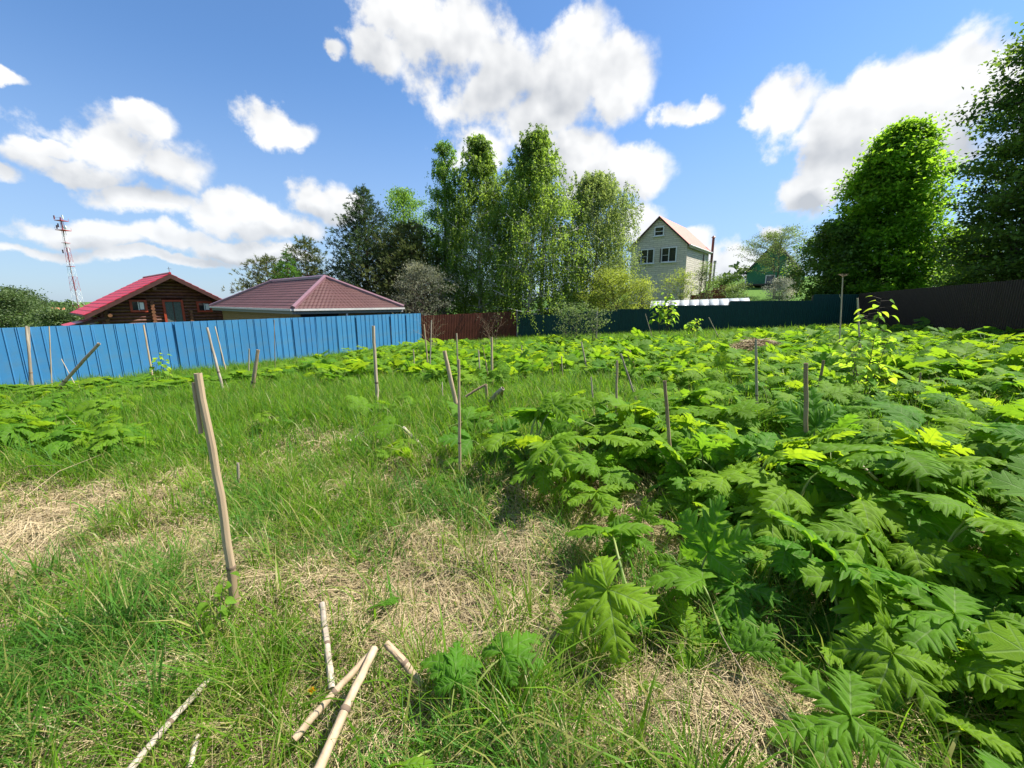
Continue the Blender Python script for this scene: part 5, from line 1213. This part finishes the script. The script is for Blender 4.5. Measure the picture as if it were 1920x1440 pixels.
# farther off: square tufts of turf, copied
TILE = 0.6
def turf(seed, n, segs, w0, straw):
    rg = np.random.default_rng(seed); x, y = rg.uniform(-.36, .36, n), rg.uniform(-.36, .36, n); z = np.zeros(n)
    if straw:
        V, F, k = blade_arrays(rg, x, y, z, rg.uniform(.12, .34, n), w0 * rg.uniform(.6, 1.3, n), 0, 0, segs, lie=True); m_ = np.zeros(n, dtype=int); tn = np.clip(rg.normal(size=n) * .25 + .5, 0, 1)
        return blade_mesh('turf', [(V, F, k, segs, tn, m_)], [M_straw])
    tu = vnoise(x + seed, y, .16, 4); h = np.clip(.27 + .42 * (tu - .5), .08, .5) * rg.uniform(.5, 1.3, n)
    V, F, k = blade_arrays(rg, x, y, z, h, w0 * rg.uniform(.6, 1.3, n), .3, .6, segs); tn = np.clip(rg.normal(size=n) * .28 + .36 + .5 * (vnoise(x + seed, y, .3, 7) - .5), 0, 1)
    m_ = np.where(rg.uniform(size=n) < .12, 2, np.where(rg.uniform(size=n) < .25, 1, 0)); return blade_mesh('turf', [(V, F, k, segs, tn, m_)], M_grass)
def tiles(y0, y1, nlev, pool, straw, seed, ring=False):
    X, Y = np.meshgrid(np.arange(-24, 22, TILE * .9), np.arange(y0, y1, TILE * .9)); rg = np.random.default_rng(seed)
    x = (X + rg.uniform(-.12, .12, X.shape)).ravel(); y = (Y + rg.uniform(-.12, .12, X.shape)).ravel()
    ok = (np.abs(x) < 1.42 * y + 5) & on_plot(x, y, .12)
    if ring: ok = on_plot(x, y, .12) & ((np.abs(x) > 1.42 * y + 1.2) | (y < .1)) & (np.abs(x) < 9)
    x, y = x[ok], y[ok]; dry, px, py = cover(x, y); hog = inside(PATCH, px, py)
    lev = (.95 - 1.3 * (dry - .25)) * np.where(hog, .55, 1) if not straw else .15 + 1.5 * (dry - .25)
    lev = lev + rg.uniform(-.18, .18, len(x)); kp = lev > (.05 if straw else -1); x, y, lev = x[kp], y[kp], lev[kp]
    li = np.clip((lev * nlev).astype(int), 0, nlev - 1); vid = li * 3 + rg.integers(0, 3, len(x)); n = len(x)
    sc = np.clip(.8 + .35 * lev, .7, 1.25) if not straw else np.ones(n)
    return np.stack([x, y, gz(x, y)], -1), np.stack([np.full(n, .0), np.full(n, 0.0), rg.integers(0, 4, n) * 1.5708 + rg.normal(size=n) * .15], -1), np.stack([np.ones(n), np.ones(n), sc * rg.uniform(.85, 1.15, n)], -1), vid
G1 = [turf(600 + i * 3 + j, n, 3, .009, False) for i, n in enumerate((120, 260, 420)) for j in range(3)]
G2 = [turf(640 + i * 3 + j, n, 2, .017, False) for i, n in enumerate((70, 140, 220)) for j in range(3)]
S1 = [turf(680 + i * 3 + j, n, 2, .007, True) for i, n in enumerate((60, 140, 240)) for j in range(3)]
scatter('grass', 'green grass in the middle distance of the plot', 'grass', *tiles(NEAR, 10, 3, G1, False, 1), variants('turf_mid', G1))
scatter('grass', 'tall green grass in the far half of the plot', 'grass', *tiles(10, 30, 3, G2, False, 2), variants('turf_far', G2))
scatter('straw', 'tan straw showing through the grass farther off', 'straw', *tiles(NEAR, 14, 3, S1, True, 3), variants('straw_far', S1))
scatter('grass', 'green grass to the sides of and behind the viewpoint', 'grass', *tiles(-4, NEAR, 3, G1, False, 4, ring=True), variants('turf_side', G1))
# ------------------------------------------------------------------ dead stems standing and lying about
M_stem = {'pale': mat('pale_dry_stem', (0.50, 0.38, 0.245), (0.37, 0.27, 0.165), scale=26, detail=5, stretch=(1, 1, .06), rough=0.6, spec=0.3, bump=.25, c3=(.33, .235, .145), s3=9),
          'white': mat('bleached_dry_stem', (0.45, 0.385, 0.30), (0.30, 0.25, 0.185), scale=24, detail=5, stretch=(1, 1, .06), rough=0.6, spec=0.3, bump=.2, c3=(.24, .20, .15), s3=11),
          'dark': mat('brown_weathered_stem', (0.22, 0.15, 0.09), (0.34, 0.25, 0.15), scale=24, detail=5, stretch=(1, 1, .06), rough=0.7, spec=0.25, bump=.3),
          'grey': mat('grey_weathered_stem', (0.37, 0.295, 0.20), (0.48, 0.395, 0.28), scale=24, detail=5, stretch=(1, 1, .06), rough=0.7, spec=0.25, bump=.25)}
M_node = mat('stem_joint', (0.10, 0.07, 0.05), (0.2, 0.14, 0.09), scale=20, rough=0.8)
def on_ground_h(px, py, h):
    d = ray(px, py); o = Vector((0, 0, EYE)); t0, t = 0.3, 0.3
    while t < 200:
        p = o + d * t
        if p.z < gz(p.x, p.y) + h: break
        t0 = t; t *= 1.02
    for _ in range(25):
        tm = (t0 + t) / 2; p = o + d * tm
        if p.z < gz(p.x, p.y) + h: t = tm
        else: t0 = tm
    return o + d * t
def stem_mesh(mb, pts, rs, seed, nodes=()):
    rr = random.Random(seed); n = 11; pts = [Vector(p) for p in pts]; P, S = [], []
    for i in range(n + 1):
        u = i / n * (len(pts) - 1); k = min(int(u), len(pts) - 2); f = u - k
        p = pts[k].lerp(pts[k + 1], f); r = rs[0] + (rs[1] - rs[0]) * i / n
        if 0 < i < n: p = p + Vector((rr.gauss(0, r * .08), rr.gauss(0, r * .08), 0)); r *= rr.uniform(.96, 1.04)
        P.append(p); S.append(r)
    mb.tube(P, S, 9, cap=False); e = len(mb.v) - 9; ax = (P[-1] - P[-2]).normalized()
    b = len(mb.v); c = P[-1]
    for k in range(9): mb.v.append(tuple(c + (Vector(mb.v[e + k]) - c) * .74))
    for k in range(9): mb.v.append(tuple(c + (Vector(mb.v[e + k]) - c) * .66 - ax * S[-1] * 5))
    for k in range(9):
        k2 = (k + 1) % 9; mb.f += [(e + k, e + k2, b + k2, b + k), (b + k, b + k2, b + 9 + k2, b + 9 + k)]
    mb.f.append(tuple(b + 9 + k for k in range(9))); mb.f.append(tuple(range(e - 9 * n, e - 9 * n + 9))[::-1])
    return P, S
def stake(k, base, top, wpx, tone, label, hid=0.0, dy=0.0, nodes=(0.45,), group='dead hogweed stems', mid=None):
    g = on_ground_h(base[0], base[1], hid); Y = g.y; t = at_y(top[0], top[1], Y + dy); dist_ = (g - Vector((0, 0, EYE))).length
    r = (.84 if wpx > 5.2 else .68) * wpx / 2 / FPX * max(Y * .98 + (EYE - g.z) * .198, .3); low = g.copy()
    d = (t - g).normalized(); ext = (g.z - float(gz(g.x, g.y)) + .06) / max(d.z, .15); low = g - d * min(ext, .9)
    e = empty('dead_stem', (low.x, low.y, low.z), label, 'dead stem', group)
    pts = [low, t] if mid is None else [low, g.lerp(t, .5) + Vector(mid), t]
    mb = MB(); P, S = stem_mesh(mb, pts, (r * 1.08, r * .88), 900 + k); mb.build('stalk', M_stem[tone], e, smooth=True)
    for u in nodes:
        i = min(len(P) - 2, int(u * (len(P) - 1))); m2 = MB(); ax = (P[i + 1] - P[i]).normalized(); m2.tube([P[i] - ax * r * .55, P[i], P[i] + ax * r * .55], [S[i] * 1.06, S[i] * 1.22, S[i] * 1.06], 9); m2.build('joint', M_node if tone != 'dark' else M_stem['dark'], e, smooth=True)
    return e, P, S, r
big, P_, S_, r_b = stake(0, (446, 1172), (371, 700), 16, 'pale', 'tall thick pale stake of dead hogweed standing in the left foreground', nodes=(.36,), mid=(.02, 0, 0.0))
m_ = MB(); stem_mesh(m_, [P_[-1] + Vector((-.030, 0, -.30)), P_[-1] + Vector((-.030, .004, -.045))], (r_b * .5, r_b * .45), 4); m_.build('split_piece', M_stem['pale'], big, smooth=True)
m_ = MB(); m_.tube([P_[0], P_[1], P_[2], P_[3]], [S_[0] * 1.04, S_[1] * 1.06, S_[2] * 1.07, S_[3] * 1.08], 10); m_.build('bark_sleeve', M_stem['dark'], big, smooth=True)
STK = [
 ((62, 738), (49, 611), 5.5, 'white', 'bleached stem leaning on the blue fence at the far left', .1, .25), ((57, 736), (54, 613), 5, 'white', 'second stem of the pair leaning on the blue fence at the far left', .1, .25),
 ((98, 742), (92, 612), 3, 'grey', 'thin grey stem just left of the slanting stick by the blue fence', .05, .1), ((90, 750), (186, 644), 7, 'pale', 'pale stick slanting to the right before the blue fence', .02, .3),
 ((152, 742), (115, 673), 2, 'grey', 'hair-thin dry stalk behind the slanting stick', .02, .1), ((290, 728), (269, 609), 4.5, 'pale', 'thin pale stem left of the leafy sprout by the blue fence', .1, .1),
 ((420, 737), (388, 614), 5.5, 'white', 'forked bleached stem before the blue fence, right of the tall stake', .05, .2), ((424, 697), (403, 612), 3.5, 'grey', 'thin stem beside the forked one, touching the blue fence', .1, .1),
 ((471, 742), (484, 656), 8, 'pale', 'short thick stem with cut top before the blue fence', .05, .0), ((466, 716), (467, 654), 3.5, 'grey', 'thin short stem left of the cut thick one', .05, .0), ((516, 700), (514, 600), 2, 'dark', 'hair-thin brown stalk against the blue fence', .1, .0),
 ((708, 762), (700, 611), 7.5, 'grey', 'tall lone grey stem with dark hollow top before the blue fence', .08, .0), ((859, 775), (833, 658), 9.5, 'pale', 'thick leaning stem in the middle of the grass', .25, .0), ((862, 868), (860, 674), 6.5, 'pale', 'thin upright stem rising from a small hogweed, middle ground', .2, .0),
 ((859, 705), (856, 625), 4.5, 'grey', 'grey stem directly above the thin upright one', .3, .0), ((923, 726), (922, 632), 5.5, 'pale', 'upright stem right of the cluster in the middle distance', .1, .0), ((901, 718), (897, 656), 4, 'grey', 'left stem of the middle distance cluster', .1, .0),
 ((915, 716), (911, 680), 4, 'pale', 'short stem in the middle distance cluster', .1, .0), ((919, 720), (905, 650), 2.2, 'dark', 'thin slanting stalk in the middle distance cluster', .1, .0), ((803, 694), (795, 608), 4, 'pale', 'left of two stems at the end of the blue fence', .3, .0), ((806, 694), (809, 600), 3.5, 'white', 'right of two stems at the end of the blue fence', .3, .0),
 ((777, 690), (775, 655), 3.5, 'grey', 'short stem among leaves before the end of the blue fence', .3, 0), ((830, 750), (829, 716), 3, 'white', 'small curved bleached stalk left of the thick leaning stem', .1, .1),
 ((1155, 800), (1157, 676), 5.5, 'pale', 'upright stem at the right rim of the grass clearing', .2, .0), ((1195, 757), (1164, 663), 5, 'white', 'white stem leaning left at the rim of the grass clearing', .1, .0), ((1188, 700), (1174, 655), 4, 'white', 'left of the thin leaning stems right of the clearing', .2, 0), ((1192, 700), (1181, 656), 3.5, 'pale', 'right of the thin leaning stems right of the clearing', .2, 0),
 ((1115, 785), (1108, 707), 4.5, 'grey', 'grey stem standing in the right half of the clearing', .05, .0), ((1102, 700), (1090, 641), 4.5, 'grey', 'leaning stem behind the clearing before the green fence', .2, 0), ((1055, 708), (1053, 668), 3.5, 'grey', 'short stem at the far rim of the clearing', .1, 0), ((1036, 708), (1035, 679), 3, 'dark', 'shortest stem at the far rim of the clearing', .1, 0),
 ((978, 672), (978, 648), 3.5, 'grey', 'short stump among leaves before the dark green fence', .3, 0), ((1258, 862), (1246, 714), 8, 'dark', 'brown stem standing among leaves left of the centre of the patch', .35, .0), ((1419, 752), (1417, 636), 5.5, 'white', 'whitish upright stem in front of the brush pile', .3, 0),
 ((1510, 824), (1511, 681), 9.5, 'dark', 'thick dark upright stem in the sunny hogweed patch', .4, 0), ((1535, 728), (1544, 676), 6, 'dark', 'short brown stem behind the thick dark one', .4, 0), ((1722, 728), (1726, 699), 5, 'dark', 'short stump among leaves at the right of the patch', .4, 0), ((1613, 668), (1608, 559), 4.5, 'grey', 'grey stub rising above leaves beside the sapling', .4, 0),
 ((1118, 640), (1120, 577), 4, 'white', 'thin bleached pole standing before the dark green fence', .2, 0), ((1225, 640), (1210, 588), 1.6, 'grey', 'hair-thin bent stalk against the dark green fence', .2, 0), ((1348, 634), (1329, 595), 2.2, 'grey', 'curved grey stalk leaning on the dark green fence', .2, 0),
 ((448, 925), (446, 868), 6, 'white', 'small split stump in the straw right of the tall stake', .0, 0), ((838, 856), (833, 822), 6, 'pale', 'short stub between the pale stick and the thin upright stem', .05, 0), ((878, 800), (872, 768), 7, 'grey', 'short stub at the foot of the thick leaning stem', .1, 0),
]
for k, (b0, t0_, w, tone, lab, hid, dy) in enumerate(STK): stake(k + 1, b0, t0_, w, tone, lab, hid, dy, nodes=(.45,) if w > 4 and abs(b0[1] - t0_[1]) > 60 else ())
def lying(k, a, b, wpx, tone, label, ha=.05, hb=.05, joints=(.5,)):
    A = on_ground_h(a[0], a[1], ha); B = on_ground_h(b[0], b[1], hb); dep = max(.5, ((A + B) / 2).y * .98 + (EYE - A.z) * .2); r = wpx / 2 / FPX * dep
    e = empty('broken_stem', A, label, 'dead stem', 'broken stems lying in the grass'); m_ = MB(); P, S = stem_mesh(m_, [A, A.lerp(B, .5) + Vector((0, 0, .01)), B], (r, r * .95), 950 + k); m_.build('stalk', M_stem[tone], e, smooth=True)
    for u in joints:
        i = int(u * (len(P) - 1)); ax = (P[i + 1] - P[i]).normalized(); m2 = MB(); m2.tube([P[i] - ax * r * .5, P[i], P[i] + ax * r * .5], [S[i] * 1.05, S[i] * 1.2, S[i] * 1.05], 9); m2.build('joint', M_node, e, smooth=True)
lying(0, (552, 1386), (706, 1214), 13, 'pale', 'left of two pale broken stems meeting in a point at the bottom', .15, .26)
lying(1, (590, 1460), (702, 1216), 17, 'pale', 'right of two pale broken stems meeting in a point at the bottom', .17, .27)
lying(2, (622, 1292), (604, 1132), 12, 'white', 'grey-white broken stem behind the meeting pale stems', .12, .22)
lying(3, (790, 1284), (724, 1206), 14, 'pale', 'short broken stem slanting right of the meeting pale stems', .12, .24)
lying(4, (236, 1452), (396, 1270), 12, 'white', 'long bleached stem lying in the grass at the bottom left', .16, .15)
lying(5, (356, 1440), (372, 1380), 9, 'white', 'small bleached fragment near the long stem at the bottom left', .12, .14, ())
lying(6, (816, 866), (757, 802), 7, 'white', 'pale stick propped up left of the thin upright stem', .03, .26)
lying(7, (902, 873), (814, 872), 6, 'pale', 'stem lying across the foot of the thin upright stem', .06, .06)
lying(8, (873, 744), (911, 721), 4.5, 'dark', 'brown arm of the bent broken stem in mid grass', .38, .55, ())
lying(9, (914, 775), (911, 721), 6, 'pale', 'upright arm of the bent broken stem in mid grass', .02, .55, ())
lying(10, (918, 752), (943, 728), 8, 'white', 'white broken stem tilted right of the bent stem', .25, .5, ())
lying(11, (940, 752), (942, 728), 6, 'dark', 'dark stub holding up the white tilted stem', .05, .5, ())
lying(12, (1645, 900), (1585, 850), 5, 'white', 'dry stick lying among leaves in the right of the patch', .25, .35, ())
lying(13, (690, 805), (655, 828), 5, 'white', 'small bleached twig in the grass left of the tall lone stem', .04, .08, ())
lying(14, (1010, 1100), (880, 1055), 5, 'grey', 'grey stick half sunk in the straw in the centre foreground', .03, .05, ())
lying(15, (400, 1360), (340, 1358), 5, 'pale', 'short straw-coloured twig beside the long bleached stem', .05, .06, ())
def umbel():
    e, P, S, r = stake(80, (1574, 640), (1580, 520), 3.2, 'grey', 'tall grey stem with dead flower head before the fence corner', .4, 0)
    m_ = MB(); t = P[-1]
    for k in range(14):
        a = k * 2.4; q = t + Vector((math.cos(a) * .09, math.sin(a) * .09, .04 + .05 * random.random())); m_.tube([t, t.lerp(q, .5) + Vector((0, 0, .02)), q], [.006, .004, .003], 4)
        for j in range(3): m_.tube([q, q + Vector((random.gauss(0, .03), random.gauss(0, .03), .03))], [.004, .002], 4)
    m_.build('flower_head', M_stem['dark'], e)
    q = P[8]; m_ = MB(); m_.tube([q, q + Vector((-.07, 0, .09)), q + Vector((-.08, 0, .16))], [.012, .010, .007], 6); m_.build('side_stub', M_stem['white'], e, smooth=True)
umbel()

# ------------------------------------------------------------------ saplings
def round_leaf(seed, w=.5):
    rg_ = np.random.default_rng(seed); t = np.linspace(0, 1, 7); wd = np.sin(np.pi * t ** .62) ** .8 * w; wd[0] = .02; wd[-1] = 0; u = np.array([-1, -.5, 0, .5, 1])
    T, U = np.meshgrid(t, u, indexing='ij'); W = wd[:, None] * np.ones(5)
    v = np.stack([T - .06 * np.abs(U) * (1 - T), U * W, .25 * np.abs(U) * W - .35 * T ** 2 + .05 * rg_.normal()], -1).reshape(-1, 3); i = np.arange(35).reshape(7, 5)
    f = np.stack([i[:-1, :-1], i[1:, :-1], i[1:, 1:], i[:-1, 1:]], -1).reshape(-1, 4); return v, f
M_sap = mat('sapling_leaf', (0.10, 0.215, 0.02), (0.14, 0.26, 0.026), scale=5, rough=0.6, spec=0.12, transl=0.5, tcol=(.42, .66, .04), rand=.25)
RL = []
for i in range(3):
    v, f = round_leaf(70 + i, (.42, .5, .36)[i]); RL.append(np_mesh('leaf', v, f, M_sap, smooth=True))
def sapling(name, label, base, tops, nleaf, lsz, seed, u0=.35, rstem=.008, cat='sapling', spread=.12):
    rr = random.Random(seed); base = Vector(base); e = empty(name, base, label, cat)
    for bi, t in enumerate(tops):
        t = Vector(t); bow = Vector((rr.gauss(0, .05), rr.gauss(0, .05), 0)) * (t - base).length; pts = [base.lerp(t, s) + bow * math.sin(math.pi * s) for s in (0, .2, .4, .6, .8, 1)]
        m_ = MB(); m_.tube(pts, [rstem * (1 - .8 * s) for s in (0, .2, .4, .6, .8, 1)], 6); m_.build('stem', M_twig, e, smooth=True); tw = MB()
        for k in range(nleaf):
            u = u0 + (1 - u0) * (k / max(1, nleaf - 1)) ** .9; i = min(4, int(u * 5)); p = pts[i].lerp(pts[i + 1], u * 5 - i); a = k * 2.4 + rr.uniform(-.5, .5); L2 = spread * rr.uniform(.4, 1.2) * (1.15 - .6 * u)
            q = p + Vector((math.cos(a) * L2, math.sin(a) * L2, rr.uniform(0, .5) * L2)); tw.tube([p, q], [rstem * .35, rstem * .2], 4)
            o = bpy.data.objects.new('leaf', RL[rr.randrange(3)]); COL.objects.link(o); o.parent = e; o.location = q - base; s_ = lsz * rr.uniform(.7, 1.25) * (1.1 - .35 * u); o.scale = (s_,) * 3
            o.rotation_euler = (rr.gauss(0, .35), rr.uniform(-.1, .75), a + rr.gauss(0, .4))
        tw.build('twig', M_twig, e)
gb = on_ground(1612, 788)
sapling('linden_sapling', 'bright leafy linden sapling rising out of the patch before the fence corner', gb, [at_y(1652, 560, gb.y), at_y(1590, 640, gb.y - .15), at_y(1672, 622, gb.y + .1), at_y(1630, 585, gb.y + .2)], 36, .12, 1, u0=.30, spread=.20)
gb = on_ground(1242, 640); sapling('maple_sapling', 'slim young tree with a tuft of leaves before the dark green fence', gb, [at_y(1250, 552, gb.y), at_y(1238, 566, gb.y), at_y(1258, 566, gb.y)], 34, .26, 2, u0=.42, rstem=.018, spread=.42)
gb = on_ground(1301, 641); sapling('maple_sapling', 'smaller young tree right of the slim one at the dark green fence', gb, [at_y(1306, 598, gb.y), at_y(1293, 604, gb.y)], 22, .22, 3, u0=.45, rstem=.012, spread=.3)
gb = on_ground(306, 736); sapling('sprout', 'small bright leafy sprout at the foot of the blue fence', gb, [at_y(306, 664, gb.y), at_y(298, 672, gb.y)], 18, .15, 4, u0=.3, spread=.16)
gb = on_ground(440, 1195); sapling('sprout', 'fresh green leaves climbing round the foot of the tall pale stake', gb + Vector((.0, -.05, 0)), [gb + Vector((-.03, -.05, .30)), gb + Vector((.03, -.04, .40)), gb + Vector((-.10, -.08, .10))], 9, .06, 5, u0=.3, rstem=.003, spread=.06)
gb = on_ground(1222, 1332); sapling('sprout', 'tiny round-leaved sprout left of the dry seed head', gb, [gb + Vector((.0, 0, .10))], 5, .075, 6, u0=.5, rstem=.003, spread=.03)
gb = on_ground(1070, 655); tree('currant_bush', 'small leafy bush before the left end of the dark green fence', 'shrub', gb, 1.75, pr((0, .3), (.5, .9), (1, .3)), 22, 1500, 0.09, L_apple, M_twig, 81, up=1.4, clump=.14, t0=.12, sub=4, fork=4)
gb = on_ground(1110, 655); tree('currant_bush', 'sparse twiggy bush right of the small leafy one at the green fence', 'shrub', gb, 1.6, pr((0, .3), (.5, .7), (1, .3)), 16, 600, 0.09, L_apple, M_twig, 82, up=1.4, clump=.14, t0=.2, sub=4, fork=3)
gb = on_ground(812, 672); tree('bare_shrub', 'leafless brown twigs at the corner of the blue and brown fences', 'shrub', gb, 1.7, pr((0, .3), (.5, .9), (1, .4)), 26, 60, 0.05, L_grey, M_stem['dark'], 83, up=1.2, clump=.1, t0=.1, sub=6, fork=4, trunk_r=.012)
gb = on_ground(925, 660); tree('bare_shrub', 'leafless brown twigs before the rusty brown fence', 'shrub', gb, 1.6, pr((0, .3), (.5, .8), (1, .4)), 22, 40, 0.05, L_grey, M_stem['dark'], 84, up=1.4, clump=.1, t0=.1, sub=6, fork=4, trunk_r=.012)

# ------------------------------------------------------------------ brush pile, dry seed head, dandelions, yellow leaves
def brush_pile():
    rr = random.Random(3); c = MOUND.copy(); e = empty('brush_pile', c, 'low heap of brown dry stalks in the middle of the hogweed patch', 'brush pile')
    V, F, n0 = [], [], 0; rg_ = np.random.default_rng(9); n = 1500; a = rg_.uniform(0, 6.283, n); r = np.sqrt(rg_.uniform(0, 1, n)) * 1.15
    x, y = r * np.cos(a), r * np.sin(a) * .8; z = .55 * (1 - (r / 1.2) ** 2) * rg_.uniform(.5, 1, n)
    V_, F_, k = blade_arrays(rg_, x, y, z, rg_.uniform(.25, .7, n), np.full(n, .016), 0, 0, 3, lie=True)
    me = blade_mesh('heap', [(V_, F_, k, 3, np.clip(rg_.normal(size=n) * .2 + .28, 0, 1), np.zeros(n, dtype=int))], [M_straw]); o = link('heap', me, e); o['kind'] = 'stuff'
    for i in range(34):
        a = rr.uniform(0, 6.28); r = rr.uniform(0, .9); p = c + Vector((r * math.cos(a), r * .8 * math.sin(a), .50 * (1 - (r / 1.2) ** 2))); b = rr.uniform(0, 6.28); d = Vector((math.cos(b), math.sin(b), rr.uniform(-.12, .3))) * rr.uniform(.25, .6)
        m_ = MB(); m_.tube([p - d, p + Vector((0, 0, .03)), p + d], [.013, .012, .008], 5); m_.build('stick', M_stem['dark' if i % 3 else 'grey'], e, smooth=True)
brush_pile()
def seed_head():
    A = on_ground_h(1450, 1440, .12); B = on_ground_h(1322, 1312, .16); C = on_ground_h(1228, 1268, .17)
    e = empty('seed_head', A, 'dry feathery grass seed head bending over straw, bottom centre right', 'dry grass'); m_ = MB(); m_.tube([A, A.lerp(B, .5) + Vector((0, 0, .03)), B, C], [.0035, .003, .0025, .001], 6); m_.build('stalk', M_stem['pale'], e, smooth=True)
    rg_ = np.random.default_rng(4); n = 420; u = rg_.uniform(0, 1, n); p = np.array(B)[None] * (1 - u[:, None]) + np.array(C)[None] * u[:, None]; ax = unit((np.array(C) - np.array(B))[None])[0]
    wd = .022 * np.sin(np.pi * np.clip(u * .9 + .1, 0, 1)) + .003; c = p + rg_.normal(size=(n, 3)) * wd[:, None] * np.array([1, 1, .7]); v, f = leaf_quads(c - np.array(A), ax[None] + rnd_dir(rg_, n) * .6, rnd_dir(rg_, n), rg_.uniform(.008, .018, n), np.full(n, .003))
    me = np_mesh('panicle', v, f, M_straw); at = me.attributes.new('tone', 'FLOAT', 'POINT'); at.data.foreach_set('value', np.repeat(rg_.uniform(.2, .7, n), 4).astype(np.float32)); link('panicle', me, e)
seed_head()
A = on_ground_h(1480, 1440, .05); B = on_ground_h(1350, 1185, .35); m_ = MB(); m_.tube([A, A.lerp(B, .5) + Vector((0, 0, .02)), B], [.003, .0025, .0015], 6); o = m_.build('dry_stalk', M_stem['pale'], None, smooth=True); tag(o, 'long thin dry grass stalk crossing in front of the upturned hogweed leaf', 'dry grass')
for (a, b, lab) in (((20, 952), (190, 852), 'long yellow straw arching over grass at the left edge'), ((0, 900), (120, 872), 'short yellow straw at the left edge above the longer one')):
    A = on_ground_h(a[0], a[1], .05); B = on_ground_h(b[0], b[1], .28); m_ = MB(); m_.tube([A, A.lerp(B, .5) + Vector((0, 0, .08)), B], [.003, .0025, .001], 5); o = m_.build('dry_stalk', M_stem['pale'], None, smooth=True); tag(o, lab, 'dry grass')
M_dand = mat('dandelion_petal', (0.80, 0.52, 0.010), (0.72, 0.40, 0.008), scale=40, rough=0.7, transl=.2, tcol=(.8, .55, .02))
def dandelion(px, py, lab, h=.16):
    g = on_ground_h(px, py, h); b = Vector((g.x, g.y, float(gz(g.x, g.y)))); e = empty('dandelion', b, lab, 'dandelion', 'dandelions in the grass'); m_ = MB(); m_.tube([b, b.lerp(g, .5) + Vector((.01, 0, 0)), g], [.003, .003, .003], 5); m_.build('stem', M_petiole, e, smooth=True)
    rg_ = np.random.default_rng(int(px)); n = 70; a = rg_.uniform(0, 6.283, n); el = rg_.uniform(.1, 1.3, n); d = np.stack([np.cos(a) * np.cos(el), np.sin(a) * np.cos(el), np.sin(el)], -1); v, f = leaf_quads(np.tile(np.array(g - b), (n, 1)), d, np.tile([0, 0, 1.0], (n, 1)) + rnd_dir(rg_, n) * .3, rg_.uniform(.014, .022, n), np.full(n, .006)); link('flower', np_mesh('flower', v, f, M_dand), e)
for px, py, h, lab in ((6, 706, .25, 'dandelion at the left edge below the blue fence'), (240, 718, .3, 'tallest dandelion below the blue fence, left of the thin stem'), (332, 723, .2, 'left of two dandelions below the blue fence'), (346, 723, .2, 'right of two dandelions below the blue fence'),
                       (1242, 1377, .06, 'dandelion lying low in the straw beside the tiny sprout'), (670, 690, .2, 'dandelion in the grass left of the tall lone stem'), (738, 693, .2, 'dandelion at the foot of the far hogweed band'), (1094, 771, .2, 'dandelion at the right rim of the clearing'), (1716, 1048, .22, 'dandelion under leaves near the right edge'), (1105, 665, .25, 'dandelion among leaves before the green fence'), (1093, 652, .25, 'far dandelion close to the green fence'), (585, 1296, .08, 'dandelion beside the meeting broken stems')):
    dandelion(px, py, lab, h)
LY = [hog_leaf(790 + i, 19, 5, .05, .04, .16, mt=M_yleaf, nlob=3) for i in range(2)]
for k, (px, py, s_, lab) in enumerate(((965, 1385, 1.0, 'yellow withered leaf beside the isolated small hogweed'), (1000, 890, 1.6, 'yellow leaf under the big middle hogweed'), (1780, 1085, 1.3, 'yellow leaf in the shade of the right patch'))):
    g = on_ground(px, py); e = empty('withered_plant', g, lab, 'leaf')
    for i in range(3):
        o = bpy.data.objects.new('leaf', LY[i % 2]); COL.objects.link(o); o.parent = e; o.scale = (s_,) * 3; o.rotation_euler = (.2, .3, i * 2.2 + k)
# low broad-leaved weeds along the blue fence
WL = [hog_leaf(820 + i, 13, 5, h_, r_, .24, droop=.2, tilt=.2) for i, (h_, r_) in enumerate(((.14, .16), (.2, .1), (.1, .18)))]
rr = random.Random(12); WP = []
for k in range(46):
    u = k / 45; px = -10 + 560 * u + rr.uniform(-8, 8); py = np.interp(px, [0, 200, 350, 450, 560], [752, 742, 734, 720, 700]) + rr.uniform(-6, 8); g = on_ground(px, float(py))
    WP.append((g, px))
for k, (g, px) in enumerate(WP):
    near = 'left of the slanting stick' if px < 85 else 'between slanting stick and thin stem' if px < 285 else 'between thin and forked stems' if px < 415 else 'right of the forked stem'
    e = empty('weed', g, 'low weed along the blue fence, ' + near, 'weed', 'weeds along the blue fence, ' + near)
    for i in range(6):
        o = bpy.data.objects.new('leaf', WL[rr.randrange(3)]); COL.objects.link(o); o.parent = e; s_ = rr.uniform(1.0, 1.9); o.scale = (s_, s_, s_); o.rotation_euler = (rr.gauss(0, .15), rr.gauss(0, .2), i * 1.1 + rr.uniform(0, .5))
rr = random.Random(31)
for k in range(44):
    px, py = rr.uniform(-40, 250), rr.uniform(768, 872); g = on_ground(px, py)
    e = empty('herb', g, 'low dark green herb in the lush patch at the left edge', 'herb', 'herbs in the lush left patch')
    for i in range(7):
        o = bpy.data.objects.new('leaf', WL[rr.randrange(3)]); COL.objects.link(o); o.parent = e; s_ = rr.uniform(.7, 1.3); o.scale = (s_, s_ * .7, s_ * 1.7); o.rotation_euler = (rr.gauss(0, .25), rr.gauss(-.1, .3), i * .95 + rr.uniform(0, .5))
